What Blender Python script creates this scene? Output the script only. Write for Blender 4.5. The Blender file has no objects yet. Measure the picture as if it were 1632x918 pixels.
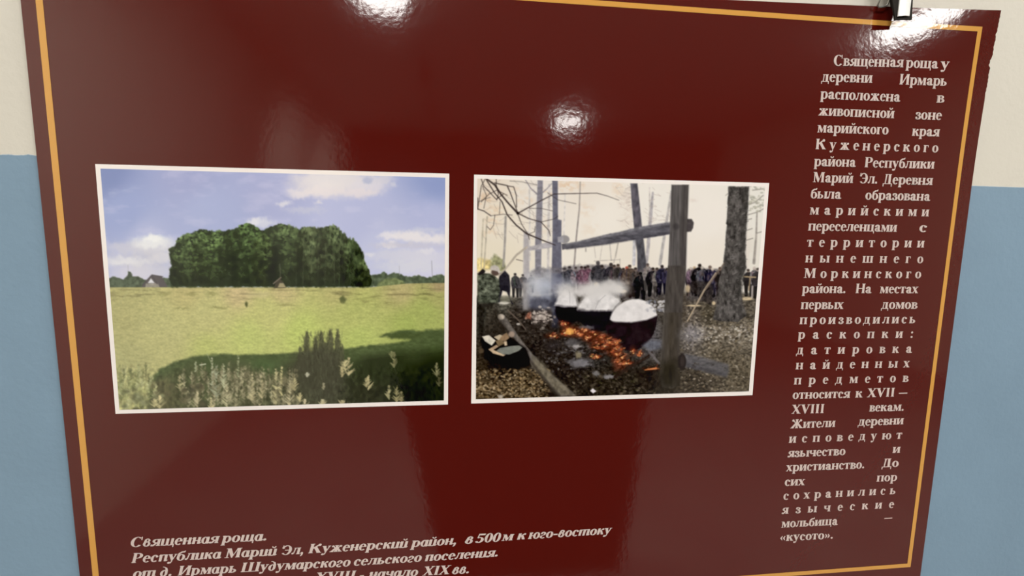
import bpy, bmesh, math, random
import numpy as np
from mathutils import Vector

scene = bpy.context.scene
COL = scene.collection
Z0 = 1.396                       # height of the middle of the panel above the floor

# ---------------------------------------------------------------- camera
F_PX, CAM, YAW, PITCH, ROLL = 814.165, Vector((-0.0962, -0.45746, Z0+0.06047)), 0.124348, -0.131278, 0.016523
fw = Vector((math.sin(YAW)*math.cos(PITCH), math.cos(YAW)*math.cos(PITCH), math.sin(PITCH)))
rt = Vector((math.cos(YAW), -math.sin(YAW), 0)); up = rt.cross(fw)
RT = rt*math.cos(ROLL)+up*math.sin(ROLL); UP = up*math.cos(ROLL)-rt*math.sin(ROLL); FW = fw
cd = bpy.data.cameras.new('camera'); cam = bpy.data.objects.new('camera', cd); COL.objects.link(cam)
cd.sensor_width = 36; cd.lens = 36*F_PX/1632; cd.clip_start = .01
M = cam.matrix_world.copy()
for k, v in enumerate((RT, UP, -FW)):
    for j in range(3): M[j][k] = v[j]
for j in range(3): M[j][3] = CAM[j]
cam.matrix_world = M
scene.camera = cam

def at(px, py, dep=0.):
    """point measured on the photograph -> (x, z) on the plane dep metres in front of the wall"""
    D = RT*((px-816)/F_PX)-UP*((py-459)/F_PX)+FW
    t = (-CAM.y-dep)/D.y
    return CAM.x+t*D.x, CAM.z+t*D.z

# ---------------------------------------------------------------- light and exposure
CEIL = 2.90
vs = scene.view_settings
vs.view_transform = 'Standard'; vs.look = 'None'; vs.gamma = 1; vs.use_curve_mapping = False
vs.exposure = 0.0
scene.cycles.use_denoising = True
scene.cycles.max_bounces = 8
world = bpy.data.worlds.new('world'); scene.world = world; world.use_nodes = True
bg = world.node_tree.nodes['Background']; bg.inputs[0].default_value = (.9, .95, 1, 1); bg.inputs[1].default_value = .25
PANEL_W = 36.5                     # watts of each added ceiling panel, unseen lamps giving the main light
FILL_PANELS = [(-.60, -1.60), (1.10, -1.60), (2.80, -1.60)]
for x, y in FILL_PANELS:
    L = bpy.data.lights.new('fluorescent_light', 'AREA'); L.shape = 'RECTANGLE'; L.size = .58; L.size_y = .58
    L.energy = PANEL_W; L.color = (1, .985, .965)
    o = bpy.data.objects.new('fluorescent_light', L); COL.objects.link(o); o.location = (x, y, CEIL-.045)
SPOT_W = 120                     # two added spots, brighten the left wall that the laminate reflects
SPOTS = [((-.30, -6.1), (-1.75, -7.7, 1.1)), ((-.30, -4.5), (-1.75, -6.0, 1.1))]
for (x, y), aim in SPOTS:
    L = bpy.data.lights.new('wall_spot_light', 'SPOT'); L.energy = SPOT_W; L.spot_size = math.radians(96); L.spot_blend = .9; L.shadow_soft_size = .03; L.color = (1, .95, .92)
    o = bpy.data.objects.new('wall_spot_light', L); COL.objects.link(o); o.location = (x-.06, y, CEIL-.22)
    o.rotation_euler = (Vector(aim)-o.location).to_track_quat('-Z', 'Y').to_euler()
DOME_GLOW = 16.                  # brightness of the round opal lamps
DOMES = [(-.52, -3.02), (1.56, -6.68), (3.15, -3.20)]

# ---------------------------------------------------------------- helpers
def lin(c):
    return tuple((v/255/12.92 if v/255 <= .04045 else ((v/255+.055)/1.055)**2.4) for v in c)
def mat(name, col, rough=.5, metal=0., coat=0., emis=0.):
    m = bpy.data.materials.new(name); m.use_nodes = True
    b = m.node_tree.nodes['Principled BSDF']
    b.inputs['Base Color'].default_value = (*col, 1); b.inputs['Roughness'].default_value = rough; b.inputs['Metallic'].default_value = metal
    b.inputs['Coat Weight'].default_value = coat
    if emis:
        b.inputs['Emission Color'].default_value = (1, .97, .93, 1); b.inputs['Emission Strength'].default_value = emis
    return m
def nd(m, t, **kw):
    n = m.node_tree.nodes.new(t)
    for k, v in kw.items(): setattr(n, k, v)
    return n
def lk(m, a, b): m.node_tree.links.new(a, b)
def mottled(name, c0, c1, scale, rough, bump=0., bscale=200, detail=3):
    m = mat(name, c0, rough); b = m.node_tree.nodes['Principled BSDF']
    tc = nd(m, 'ShaderNodeTexCoord'); n = nd(m, 'ShaderNodeTexNoise'); n.inputs['Scale'].default_value = scale; n.inputs['Detail'].default_value = detail
    r = nd(m, 'ShaderNodeValToRGB'); r.color_ramp.elements[0].position = .35; r.color_ramp.elements[1].position = .65
    r.color_ramp.elements[0].color = (*c0, 1); r.color_ramp.elements[1].color = (*c1, 1)
    lk(m, tc.outputs['Object'], n.inputs['Vector']); lk(m, n.outputs['Fac'], r.inputs['Fac']); lk(m, r.outputs['Color'], b.inputs['Base Color'])
    if bump:
        n2 = nd(m, 'ShaderNodeTexNoise'); n2.inputs['Scale'].default_value = bscale; n2.inputs['Detail'].default_value = 3
        bp = nd(m, 'ShaderNodeBump'); bp.inputs['Distance'].default_value = bump; bp.inputs['Strength'].default_value = 1
        lk(m, tc.outputs['Object'], n2.inputs['Vector']); lk(m, n2.outputs['Fac'], bp.inputs['Height']); lk(m, bp.outputs['Normal'], b.inputs['Normal'])
    return m
def mesh_obj(name, verts, faces, m, parent=None, smooth=False):
    me = bpy.data.meshes.new(name); me.from_pydata([tuple(v) for v in verts], [], faces); me.update()
    if smooth: me.shade_smooth()
    o = bpy.data.objects.new(name, me); COL.objects.link(o)
    for mm in (m if isinstance(m, (list, tuple)) else [m]): me.materials.append(mm)
    if parent:
        o.parent = parent; o.location = -parent.location
    return o
def bm_obj(name, bm, m, parent=None, smooth=False):
    me = bpy.data.meshes.new(name); bm.to_mesh(me); bm.free()
    if smooth: me.shade_smooth()
    o = bpy.data.objects.new(name, me); COL.objects.link(o); me.materials.append(m)
    if parent: o.parent = parent; o.location = -parent.location
    return o
def box(bm, x0, x1, y0, y1, z0, z1, bev=0.):
    r = bmesh.ops.create_cube(bm, size=1)
    for v in r['verts']: v.co = Vector(((x0+x1)/2+v.co.x*(x1-x0), (y0+y1)/2+v.co.y*(y1-y0), (z0+z1)/2+v.co.z*(z1-z0)))
    if bev: bmesh.ops.bevel(bm, geom=list({e for v in r['verts'] for e in v.link_edges}), offset=bev, segments=2, affect='EDGES')
def lathe(bm, prof, cx, cy, n=40):
    rings = [[bm.verts.new((cx+r*math.cos(2*math.pi*k/n), cy+r*math.sin(2*math.pi*k/n), z)) for k in range(n)] for r, z in prof]
    for a, b in zip(rings, rings[1:]):
        for k in range(n): bm.faces.new((a[k], a[(k+1) % n], b[(k+1) % n], b[k]))
    bm.faces.new(rings[0][::-1]); bm.faces.new(rings[-1])
def tube(bm, pts, r, n=10):
    pts = [Vector(p) for p in pts]; rings = []
    for i, p in enumerate(pts):
        d = (pts[min(i+1, len(pts)-1)]-pts[max(i-1, 0)]).normalized()
        a = d.orthogonal().normalized() if i == 0 else (a-d*a.dot(d)).normalized()
        b = d.cross(a)
        rings.append([bm.verts.new(p+(a*math.cos(2*math.pi*k/n)+b*math.sin(2*math.pi*k/n))*r) for k in range(n)])
    for u, v in zip(rings, rings[1:]):
        for k in range(n): bm.faces.new((u[k], u[(k+1) % n], v[(k+1) % n], v[k]))
    bm.faces.new(rings[0][::-1]); bm.faces.new(rings[-1])
def empty(name, loc, label, cat, group=None):
    o = bpy.data.objects.new(name, None); COL.objects.link(o); o.location = loc; o.empty_display_size = .05
    o['label'] = label; o['category'] = cat
    if group: o['group'] = group
    return o
def struct(o):
    o['kind'] = 'structure'; return o
def slab(name, m, x0, x1, y0, y1, z0, z1):
    bm = bmesh.new(); box(bm, x0, x1, y0, y1, z0, z1); return struct(bm_obj(name, bm, m))

# ---------------------------------------------------------------- the room
XL, XR, YF = -1.75, 4.7, -8.4
cream = (.70, .66, .565); blue = (.216, .325, .425)
def wall_paint():
    """cream paint above, blue oil paint below, with the hand-cut edge between them"""
    m = mat('two_tone_wall_paint', cream, .6); b = m.node_tree.nodes['Principled BSDF']
    tc = nd(m, 'ShaderNodeTexCoord'); sep = nd(m, 'ShaderNodeSeparateXYZ'); lk(m, tc.outputs['Object'], sep.inputs[0])
    wob = nd(m, 'ShaderNodeTexNoise'); wob.inputs['Scale'].default_value = 95; wob.inputs['Detail'].default_value = 4
    cmb = nd(m, 'ShaderNodeCombineXYZ'); lk(m, sep.outputs['X'], cmb.inputs['X']); lk(m, cmb.outputs[0], wob.inputs['Vector'])
    # rough edge on the left of the panel, a taped edge on the right
    amp = nd(m, 'ShaderNodeMapRange'); amp.inputs['From Min'].default_value = -.2; amp.inputs['From Max'].default_value = .2; amp.inputs['To Min'].default_value = .0055; amp.inputs['To Max'].default_value = .0006
    lk(m, sep.outputs['X'], amp.inputs['Value'])
    c5 = nd(m, 'ShaderNodeMath', operation='SUBTRACT'); lk(m, wob.outputs['Fac'], c5.inputs[0]); c5.inputs[1].default_value = .5
    mu = nd(m, 'ShaderNodeMath', operation='MULTIPLY'); lk(m, c5.outputs[0], mu.inputs[0]); lk(m, amp.outputs[0], mu.inputs[1])
    sl = nd(m, 'ShaderNodeMath', operation='MULTIPLY'); lk(m, sep.outputs['X'], sl.inputs[0]); sl.inputs[1].default_value = DADO[1]
    a1 = nd(m, 'ShaderNodeMath', operation='ADD'); lk(m, mu.outputs[0], a1.inputs[0]); lk(m, sl.outputs[0], a1.inputs[1])
    hh = nd(m, 'ShaderNodeMath', operation='SUBTRACT'); lk(m, sep.outputs['Z'], hh.inputs[0]); lk(m, a1.outputs[0], hh.inputs[1])
    mr = nd(m, 'ShaderNodeMapRange'); mr.inputs['From Min'].default_value = DADO[0]-.0004; mr.inputs['From Max'].default_value = DADO[0]+.0004
    lk(m, hh.outputs[0], mr.inputs['Value'])
    n = nd(m, 'ShaderNodeTexNoise'); n.inputs['Scale'].default_value = 9; n.inputs['Detail'].default_value = 5; lk(m, tc.outputs['Object'], n.inputs['Vector'])
    def two(c, d):
        r = nd(m, 'ShaderNodeValToRGB'); r.color_ramp.elements[0].position = .3; r.color_ramp.elements[1].position = .7
        r.color_ramp.elements[0].color = (*[v*(1-d) for v in c], 1); r.color_ramp.elements[1].color = (*[v*(1+d) for v in c], 1)
        lk(m, n.outputs['Fac'], r.inputs['Fac']); return r.outputs['Color']
    mx = nd(m, 'ShaderNodeMix', data_type='RGBA')
    lk(m, mr.outputs[0], mx.inputs[0]); lk(m, two(blue, .05), mx.inputs[6]); lk(m, two(cream, .025), mx.inputs[7])
    lk(m, mx.outputs[2], b.inputs['Base Color'])
    n2 = nd(m, 'ShaderNodeTexNoise'); n2.inputs['Scale'].default_value = 170; n2.inputs['Detail'].default_value = 4; lk(m, tc.outputs['Object'], n2.inputs['Vector'])
    edge = nd(m, 'ShaderNodeMath', operation='MULTIPLY_ADD'); lk(m, mr.outputs[0], edge.inputs[0]); edge.inputs[1].default_value = -2.0; lk(m, n2.outputs['Fac'], edge.inputs[2])
    bp = nd(m, 'ShaderNodeBump'); bp.inputs['Distance'].default_value = .00035; lk(m, edge.outputs[0], bp.inputs['Height']); lk(m, bp.outputs['Normal'], b.inputs['Normal'])
    return m
dl, dr = at(30, 247), at(1590, 297.4)
DADO = (dl[1]-(dr[1]-dl[1])/(dr[0]-dl[0])*dl[0], (dr[1]-dl[1])/(dr[0]-dl[0]))    # height at x = 0, slope
paint = wall_paint()
slab('wall_back', paint, XL-.15, XR+.15, 0, .15, 0, CEIL)
m_side = mottled('cream_wall_paint', [c*.97 for c in cream], cream, 3, .6)
m_blue = mottled('blue_wall_paint', [c*.95 for c in blue], blue, 3, .5)
m_floor = mottled('grey_linoleum', (.25, .22, .20), (.29, .26, .23), 4, .45)
m_ceil = mottled('ceiling_whitewash', (.54, .52, .48), (.57, .55, .51), 5, .8)
m_dark = mottled('dark_brown_wood', (.028, .015, .010), (.045, .024, .016), 6, .5)
slab('floor', m_floor, XL-.15, XR+.15, YF-.15, .15, -.12, 0)
slab('ceiling', m_ceil, XL-.15, XR+.15, YF-.15, .15, CEIL, CEIL+.12)
slab('wall_left', m_side, XL-.15, XL, YF, 0, 0, CEIL)
slab('wall_right', m_side, XR, XR+.15, YF, 0, 0, CEIL)
slab('wall_front', m_dark, XL-.15, XR+.15, YF-.15, YF, 0, CEIL)
# added dark screen behind the viewer, dims the panel's reflection, sloping sides
struct(mesh_obj('wall_partition', [(x, y, z) for y in (-1.52, -1.46) for x, z in ((-.12, 0), (.62, 0), (.80, 1.50), (-.42, 1.50))],
                [(0, 1, 2, 3), (7, 6, 5, 4), (0, 4, 5, 1), (1, 5, 6, 2), (2, 6, 7, 3), (3, 7, 4, 0)], m_dark))

# ---------------------------------------------------------------- the information panel
TH = .004
PT_R, PT_L = at(1596, 15, .010), at(1400, 10, .005)
X_L, X_R = -.4200, .4200
CURL = .0035
def lift(x, z):
    """the laminated sheet stands off the wall a little and curls forward at its upper right corner"""
    u = max(0., (x-.22)/.2); v = max(0., (z-Z0-.10)/.165)
    return .0015+CURL*(u*u)*(v*v)
def P3(x, z, off=0.):
    return (x, -(TH+lift(x, z)+off), z)
def on_sheet(px, py, off=0.):
    x, z = at(px, py, TH+.0015)
    x, z = at(px, py, TH+lift(x, z)+off)
    return x, z
# laminate: a clear glossy film with orange-peel ripples over the print
def laminate(name, col=None, attr=None, rough=.5, bump=1.):
    m = mat(name, col or (1, 1, 1), rough); b = m.node_tree.nodes['Principled BSDF']
    b.inputs['Specular IOR Level'].default_value = .0
    b.inputs['Coat Weight'].default_value = 1; b.inputs['Coat Roughness'].default_value = COAT_R; b.inputs['Coat IOR'].default_value = 1.75
    if attr:
        a = nd(m, 'ShaderNodeAttribute'); a.attribute_name = attr; lk(m, a.outputs['Color'], b.inputs['Base Color'])
    g = nd(m, 'ShaderNodeNewGeometry')
    n1 = nd(m, 'ShaderNodeTexNoise'); n1.inputs['Scale'].default_value = 230; n1.inputs['Detail'].default_value = 2.5
    n2 = nd(m, 'ShaderNodeTexNoise'); n2.inputs['Scale'].default_value = 24; n2.inputs['Detail'].default_value = 2
    lk(m, g.outputs['Position'], n1.inputs['Vector']); lk(m, g.outputs['Position'], n2.inputs['Vector'])
    ad = nd(m, 'ShaderNodeMath', operation='MULTIPLY_ADD'); lk(m, n2.outputs['Fac'], ad.inputs[0]); ad.inputs[1].default_value = 4.; lk(m, n1.outputs['Fac'], ad.inputs[2])
    bp = nd(m, 'ShaderNodeBump'); bp.inputs['Distance'].default_value = RIPPLE*bump; bp.inputs['Strength'].default_value = 1
    lk(m, ad.outputs[0], bp.inputs['Height']); lk(m, bp.outputs['Normal'], b.inputs['Coat Normal'])
    return m
COAT_R, RIPPLE = .07, .00004
m_panel = laminate('maroon_laminated_print', (.090, .0062, .0036))
m_gold = laminate('gold_ink', lin((219, 160, 76)))
m_white = laminate('white_photo_margin', (.97, .90, .85))
m_ink = laminate('pale_pink_lettering', (.73, .60, .55))
m_print = laminate('printed_picture', attr='ink')
panel = empty('information_panel', (0, -TH, Z0-.32), 'maroon laminated information panel with gold border hanging on the two-tone wall', 'information board')

def top_z(x): return Z0+max(.2543+.0265*x, .2530)
BOT = Z0-.3230
def right_x(z):
    """worn right-hand edge with small nicks below the corner"""
    r = X_R+.003*max(0., (z-Z0-.10)/.165)**2
    for nz, dep, w in ((.2435, .0011, .0022), (.2335, .0005, .004), (.2205, .0016, .0035), (.2165, .0022, .0030), (.2085, .0005, .005), (.190, .0004, .006)):
        r -= dep*max(0, 1-abs(z-Z0-nz)/w)
    if .19 < z-Z0 < .262: r += .00018*math.sin(z*1500)
    return r
KD = (-CAM.y-TH-.0015)/-CAM.y          # the measured outline lies on the sheet, not on the wall behind it
def onto(x, z): return CAM.x+(x-CAM.x)*KD, CAM.z+(z-CAM.z)*KD
nx, nz = 168, 640
fr, bk = [], []
for j in range(nz+1):
    for i in range(nx+1):
        s = i/nx; t = j/nz
        z = BOT+(top_z(X_L+(X_R-X_L)*s)-BOT)*t
        x = X_L+(right_x(z)-X_L)*s
        x, z = onto(x, z); q = P3(x, z); fr.append(q); bk.append((q[0], q[1]+TH, q[2]))
N = len(fr); faces = []
ix = lambda i, j: j*(nx+1)+i
for j in range(nz):
    for i in range(nx):
        faces.append((ix(i, j), ix(i+1, j), ix(i+1, j+1), ix(i, j+1)))
        faces.append((N+ix(i, j), N+ix(i, j+1), N+ix(i+1, j+1), N+ix(i+1, j)))
for i in range(nx):
    faces.append((ix(i+1, 0), ix(i, 0), N+ix(i, 0), N+ix(i+1, 0))); faces.append((ix(i, nz), ix(i+1, nz), N+ix(i+1, nz), N+ix(i, nz)))
for j in range(nz):
    faces.append((ix(0, j), ix(0, j+1), N+ix(0, j+1), N+ix(0, j))); faces.append((ix(nx, j+1), ix(nx, j), N+ix(nx, j), N+ix(nx, j+1)))
mesh_obj('panel_sheet', fr+bk, faces, m_panel, panel, True)
bpy.data.objects['panel_sheet'].data.set_sharp_from_angle(angle=math.radians(40))

def strip(name, rings, m, parent, off):
    """flat printed band between two closed outlines given on the sheet (x, z)"""
    v, f = [], []
    a, b = rings
    n = len(a)
    for p in a+b: v.append(P3(*onto(p[0], p[1]), off))
    for k in range(n): f.append((k, (k+1) % n, n+(k+1) % n, n+k))
    return mesh_obj(name, v, f, m, parent)
def densify(c, n=40):
    out = []
    for p, q in zip(c, c[1:]+c[:1]):
        for k in range(n): out.append((p[0]+(q[0]-p[0])*k/n, p[1]+(q[1]-p[1])*k/n))
    return out
# gold border: measured edges, closed above and below the frame of the photograph
GX0, GX1, GB, GT = -.4070, .4040, Z0-.3066, Z0+.2478
gw = .0022
o_ = densify([(GX0-gw*1.15, GB-gw), (GX1+gw, GB-gw), (GX1+gw, GT+gw), (GX0-gw*1.15, GT+gw)], 60)
i_ = densify([(GX0+gw*1.15, GB+gw), (GX1-gw, GB+gw), (GX1-gw, GT-gw), (GX0+gw*1.15, GT-gw)], 60)
strip('border_line', (o_, i_), m_gold, panel, .0002)['label'] = 'thin gold line'
# ---------------------------------------------------------------- bold serif lettering, drawn stroke by stroke (units: 1000 = one em)
XH, CH, SW, HL, SF = 473, 676, 138, 40, 40
def g_r(x0, y0, x1, y1): return [[(x0, y0), (x1, y0), (x1, y1), (x0, y1)]]
def g_stem(x, y0, y1, w=SW, s='bt', e=44):
    p = g_r(x, y0, x+w, y1)
    if 'b' in s: p += [[(x-e, y0), (x+w+e, y0), (x+w+e, y0+22), (x+w, y0+SF+14), (x, y0+SF+14), (x-e, y0+22)]]
    if 't' in s: p += [[(x-e, y1), (x-e, y1-22), (x, y1-SF-14), (x+w, y1-SF-14), (x+w+e, y1-22), (x+w+e, y1)]]
    return p
def g_ring(cx, cy, rx, ry, ix, iy, a0=0, a1=360, n=22, sh=0):
    p = []; q = []
    for k in range(n+1):
        a = math.radians(a0+(a1-a0)*k/n); c, s = math.cos(a), math.sin(a)
        p.append((cx+rx*c, cy+ry*s)); q.append((cx+sh+ix*c, cy+iy*s))
    return [[p[k], p[k+1], q[k+1], q[k]] for k in range(n)]
def g_dot(cx, cy, r, ry=None): return [[(cx+r*math.cos(k*math.pi/5), cy+(ry or r)*math.sin(k*math.pi/5)) for k in range(10)]]
def g_dg(x0, y0, x1, y1, w): return [[(x0, y0), (x0+w, y0), (x1+w, y1), (x1, y1)]]
def g_sh(p, dx, dy=0): return [[(x+dx, y+dy) for x, y in f] for f in p]
def g_sc(p, sx, sy): return [[(x*sx, y*sy) for x, y in f] for f in p]
BREVE = g_ring(0, 640, 110, 92, 62, 42, 180, 360, 10)+g_dot(-88, 640, 34)+g_dot(88, 640, 34)

def make_glyphs():
    G = {}
    o = g_ring(250, 232, 226, 245, 92, 205)
    G['о'] = (500, o)
    G['а'] = (500, g_r(258, 70, 392, 345)+g_ring(232, 335, 160, 140, 28, 100, 0, 165, 14)+g_dot(100, 352, 62)+g_ring(225, 128, 195, 140, 66, 98, 85, 320, 16)+g_r(225, 226, 262, 268)+[[(258, 75), (392, 120), (392, 60), (430, 0), (330, -8), (265, 40)], [(392, 75), (430, 0), (490, 45), (480, 65)]])
    G['е'] = (444, g_ring(228, 232, 205, 245, 82, 205, 5, 318)+g_r(90, 246, 428, 286))
    G['с'] = (444, g_ring(232, 232, 208, 245, 78, 205, 55, 318)+g_dot(338, 372, 66))
    bowl = g_ring(300, 232, 226, 245, 86, 200, -140, 140)
    G['р'] = (556, g_stem(70, -205, XH, s='b')+[[(20, XH-10), (20, XH-45), (70, XH-60), (70, XH)]]+bowl)
    G['б'] = (500, g_ring(250, 215, 226, 228, 92, 188)+[[(24, 215), (150, 215), (128, 380), (40, 380)], [(32, 330), (128, 380), (150, 500), (70, 520)], [(70, 520), (150, 480), (270, 560), (230, 640)], [(230, 640), (270, 560), (410, 575), (440, 690), (410, 690), (385, 650)]])
    v = g_stem(62, 0, XH)+g_ring(240, 356, 178, 117, 66, 80, -90, 90)+g_ring(250, 128, 205, 128, 76, 90, -90, 90)
    v += g_r(180, 433, 244, XH)+g_r(180, 236, 250, 274)+g_r(180, 0, 255, 38)
    G['в'] = (486, v)
    G['г'] = (410, g_stem(62, 0, XH)+g_r(150, 425, 360, XH)+[[(345, XH), (375, XH), (388, 330), (362, 330)]])
    G['д'] = (560, g_dg(120, 0, 180, XH, 46)+g_stem(330, 0, XH, s='')+g_r(130, 430, 500, XH)+g_r(20, 0, 540, 44)+g_r(20, -135, 60, 40)+g_r(500, -135, 540, 40))
    zh = g_stem(300, 0, XH, w=130)+[[(30, 0), (190, 0), (320, 235), (270, 290)], [(700, 0), (540, 0), (410, 235), (460, 290)]]
    zh += [[(300, 210), (300, 270), (210, 400), (170, 385)], [(430, 210), (430, 270), (520, 400), (560, 385)]]+g_dot(140, 408, 66)+g_dot(590, 408, 66)+g_r(10, 0, 210, 34)+g_r(520, 0, 720, 34)
    G['ж'] = (730, zh)
    G['з'] = (420, g_ring(190, 356, 180, 117, 62, 82, -90, 150)+g_ring(190, 128, 205, 140, 72, 104, -150, 90)+g_dot(78, 360, 56)+g_dot(70, 110, 60)+g_r(140, 232, 210, 270))
    i = g_stem(58, 0, XH)+g_stem(392, 0, XH)+g_dg(190, 60, 350, 400, 48)
    G['и'] = (588, i)
    G['й'] = (588, i+g_sh(BREVE, 294))
    G['к'] = (545, g_stem(62, 0, XH)+[[(195, 210), (195, 275), (345, 405), (390, 380)], [(250, 250), (340, 315), (530, 0), (370, 0)]]+g_dot(408, 400, 66)+g_r(350, 0, 550, 34))
    l = g_stem(366, 0, XH, s='b')+g_r(130, 432, 540, XH)+g_dg(110, 60, 180, XH, 48)+g_dot(72, 62, 62)
    G['л'] = (560, l)
    G['м'] = (700, g_dg(90, 0, 100, XH, 42)+g_stem(505, 0, XH)+[[(70, XH), (215, XH), (400, 120), (330, 0), (300, 0)], [(330, 0), (385, 120), (530, XH), (490, XH)]]+g_r(30, 0, 190, 34)+g_r(20, XH-34, 200, XH))
    h = g_stem(58, 0, XH)+g_stem(392, 0, XH)
    G['н'] = (588, h+g_r(190, 212, 400, 258))
    G['п'] = (588, h+g_r(58, 428, 530, XH))
    G['т'] = (480, g_stem(171, 0, XH, s='b')+g_r(20, 428, 460, XH)+[[(20, XH), (48, XH), (60, 330), (14, 330)], [(460, XH), (432, XH), (420, 330), (466, 330)]])
    u = [[(25, XH), (180, XH), (322, 120), (265, -20), (250, -20)], [(250, -20), (310, 90), (455, XH), (408, XH)], [(250, -20), (290, -20), (215, -180), (160, -160)]]+g_dot(115, -135, 68)+g_r(0, XH-36, 225, XH)+g_r(345, XH-36, 490, XH)
    G['у'] = (500, u)
    G['х'] = (500, [[(25, XH), (185, XH), (475, 0), (315, 0)], [(40, 0), (90, 0), (450, XH), (400, XH)]]+g_r(5, XH-34, 225, XH)+g_r(320, XH-34, 485, XH)+g_r(10, 0, 150, 34)+g_r(275, 0, 495, 34))
    G['ц'] = (590, g_stem(58, 0, XH, s='t')+g_stem(372, 0, XH, s='t')+g_r(20, 0, 580, 44)+g_r(536, -140, 580, 20))
    G['ч'] = (560, g_stem(365, 0, XH)+g_ring(235, 330, 195, 150, 62, 105, 180, 320)+g_r(40, 320, 173, XH)+g_r(10, XH-34, 205, XH))
    sh = g_stem(50, 0, XH, s='t')+g_stem(342, 0, XH, s='t')+g_stem(634, 0, XH, s='t')+g_r(10, 0, 810, 44)
    G['ш'] = (825, sh)
    G['щ'] = (840, sh+g_r(770, -140, 814, 30))
    soft = g_stem(62, 0, XH)+g_ring(250, 140, 215, 140, 82, 100, -90, 90)+g_r(190, 236, 255, 280)+g_r(190, 0, 255, 40)
    G['ь'] = (496, soft)
    G['ы'] = (735, g_sc(soft, .92, 1)+g_stem(545, 0, XH))
    G['ю'] = (770, g_stem(58, 0, XH)+g_r(190, 212, 330, 258)+g_sh(g_ring(250, 232, 215, 245, 86, 205), 285))
    G['я'] = (530, g_stem(348, 0, XH)+g_ring(270, 340, 205, 133, 80, 96, 90, 270)+g_r(265, 433, 350, XH)+g_r(265, 207, 350, 245)+[[(70, 20), (190, 20), (350, 215), (255, 225)]]+g_dot(62, 62, 58)+g_r(10, 0, 150, 34))
    # capitals
    C = CH
    G['С'] = (722, g_ring(370, 338, 335, 352, 175, 312, 48, 320)+[[(585, 690), (625, 690), (635, 460), (600, 460)]])
    G['Э'] = (700, g_ring(320, 338, 335, 352, 175, 312, -140, 132)+g_r(230, 318, 560, 366)+g_dot(95, 520, 70)+g_r(60, 480, 95, 690))
    G['И'] = (778, g_stem(78, 0, C, 150)+g_stem(550, 0, C, 150)+g_dg(220, 90, 510, 590, 60))
    G['Р'] = (620, g_stem(75, 0, C, 150)+g_ring(330, 490, 250, 186, 96, 146, -90, 90)+g_r(200, C-40, 335, C)+g_r(200, 304, 335, 344))
    G['М'] = (944, g_dg(120, 0, 120, C, 48)+g_stem(690, 0, C, 155)+[[(70, C), (275, C), (500, 180), (450, 0), (410, 0)], [(430, 0), (500, 150), (720, C), (670, C)]]+g_r(30, 0, 250, 36)+g_r(30, C-36, 270, C)+g_r(660, C-36, 900, C))
    G['Д'] = (700, [[(150, 0), (205, 0), (300, C), (210, C)]]+g_stem(420, 0, C, 150, '')+g_r(160, C-42, 620, C)+g_r(20, 0, 680, 46)+g_r(20, -165, 64, 30)+g_r(636, -165, 680, 30))
    G['К'] = (770, g_stem(75, 0, C, 150)+[[(220, 300), (220, 385), (500, 590), (560, 550)], [(300, 360), (430, 450), (740, 0), (540, 0)]]+g_dot(580, 580, 84)+g_r(510, 0, 770, 36))
    G['Н'] = (778, g_stem(78, 0, C, 150)+g_stem(550, 0, C, 150)+g_r(220, 316, 560, 366))
    G['Ж'] = (1020, g_stem(435, 0, C, 150)+[[(30, 0), (240, 0), (470, 330), (400, 410)], [(990, 0), (780, 0), (550, 330), (620, 410)], [(440, 300), (440, 380), (300, 570), (245, 545)], [(580, 300), (580, 380), (720, 570), (775, 545)]]+g_dot(205, 590, 84)+g_dot(815, 590, 84)+g_r(10, 0, 260, 36)+g_r(760, 0, 1010, 36))
    G['Ш'] = (1120, g_stem(75, 0, C, 150)+g_stem(485, 0, C, 150)+g_stem(895, 0, C, 150)+g_r(30, 0, 1090, 46))
    G['X'] = (722, [[(50, C), (240, C), (670, 0), (480, 0)], [(60, 0), (120, 0), (640, C), (580, C)]]+g_r(15, C-36, 300, C)+g_r(480, C-36, 700, C)+g_r(10, 0, 215, 36)+g_r(420, 0, 715, 36))
    G['V'] = (722, [[(40, C), (230, C), (440, 170), (380, -15), (335, -15)], [(335, -15), (400, 90), (650, C), (590, C)]]+g_r(10, C-36, 290, C)+g_r(500, C-36, 715, C))
    G['I'] = (389, g_stem(118, 0, C, 153))
    G['5'] = (500, g_ring(200, 205, 250, 215, 105, 165, -150, 110)+[[(95, C-110), (440, C-110), (480, C), (140, C)], [(140, C), (95, C), (50, 380), (90, 360)]]+g_dot(70, 70, 62)+[[(50, 380), (90, 340), (200, 400), (180, 430)]])
    G['0'] = (500, g_ring(250, 330, 228, 350, 92, 312))
    G['.'] = (250, g_dot(125, 62, 76))
    G[','] = (250, g_dot(120, 66, 74)+[[(120, 0), (195, 60), (170, -90), (70, -165), (60, -140)]])
    G[':'] = (333, g_dot(166, 66, 76)+g_dot(166, 400, 76))
    G['–'] = (500, g_r(0, 180, 500, 250))
    G['-'] = (333, g_r(40, 170, 290, 265))
    def gq(x): return [[(x+20, 232), (x+150, 400), (x+185, 400), (x+130, 232)], [(x+20, 232), (x+130, 232), (x+185, 64), (x+150, 64)]]
    G['«'] = (480, gq(20)+gq(220))
    G['»'] = (480, [[(480-x, y) for x, y in f][::-1] for f in gq(20)+gq(220)])
    return G

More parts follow.
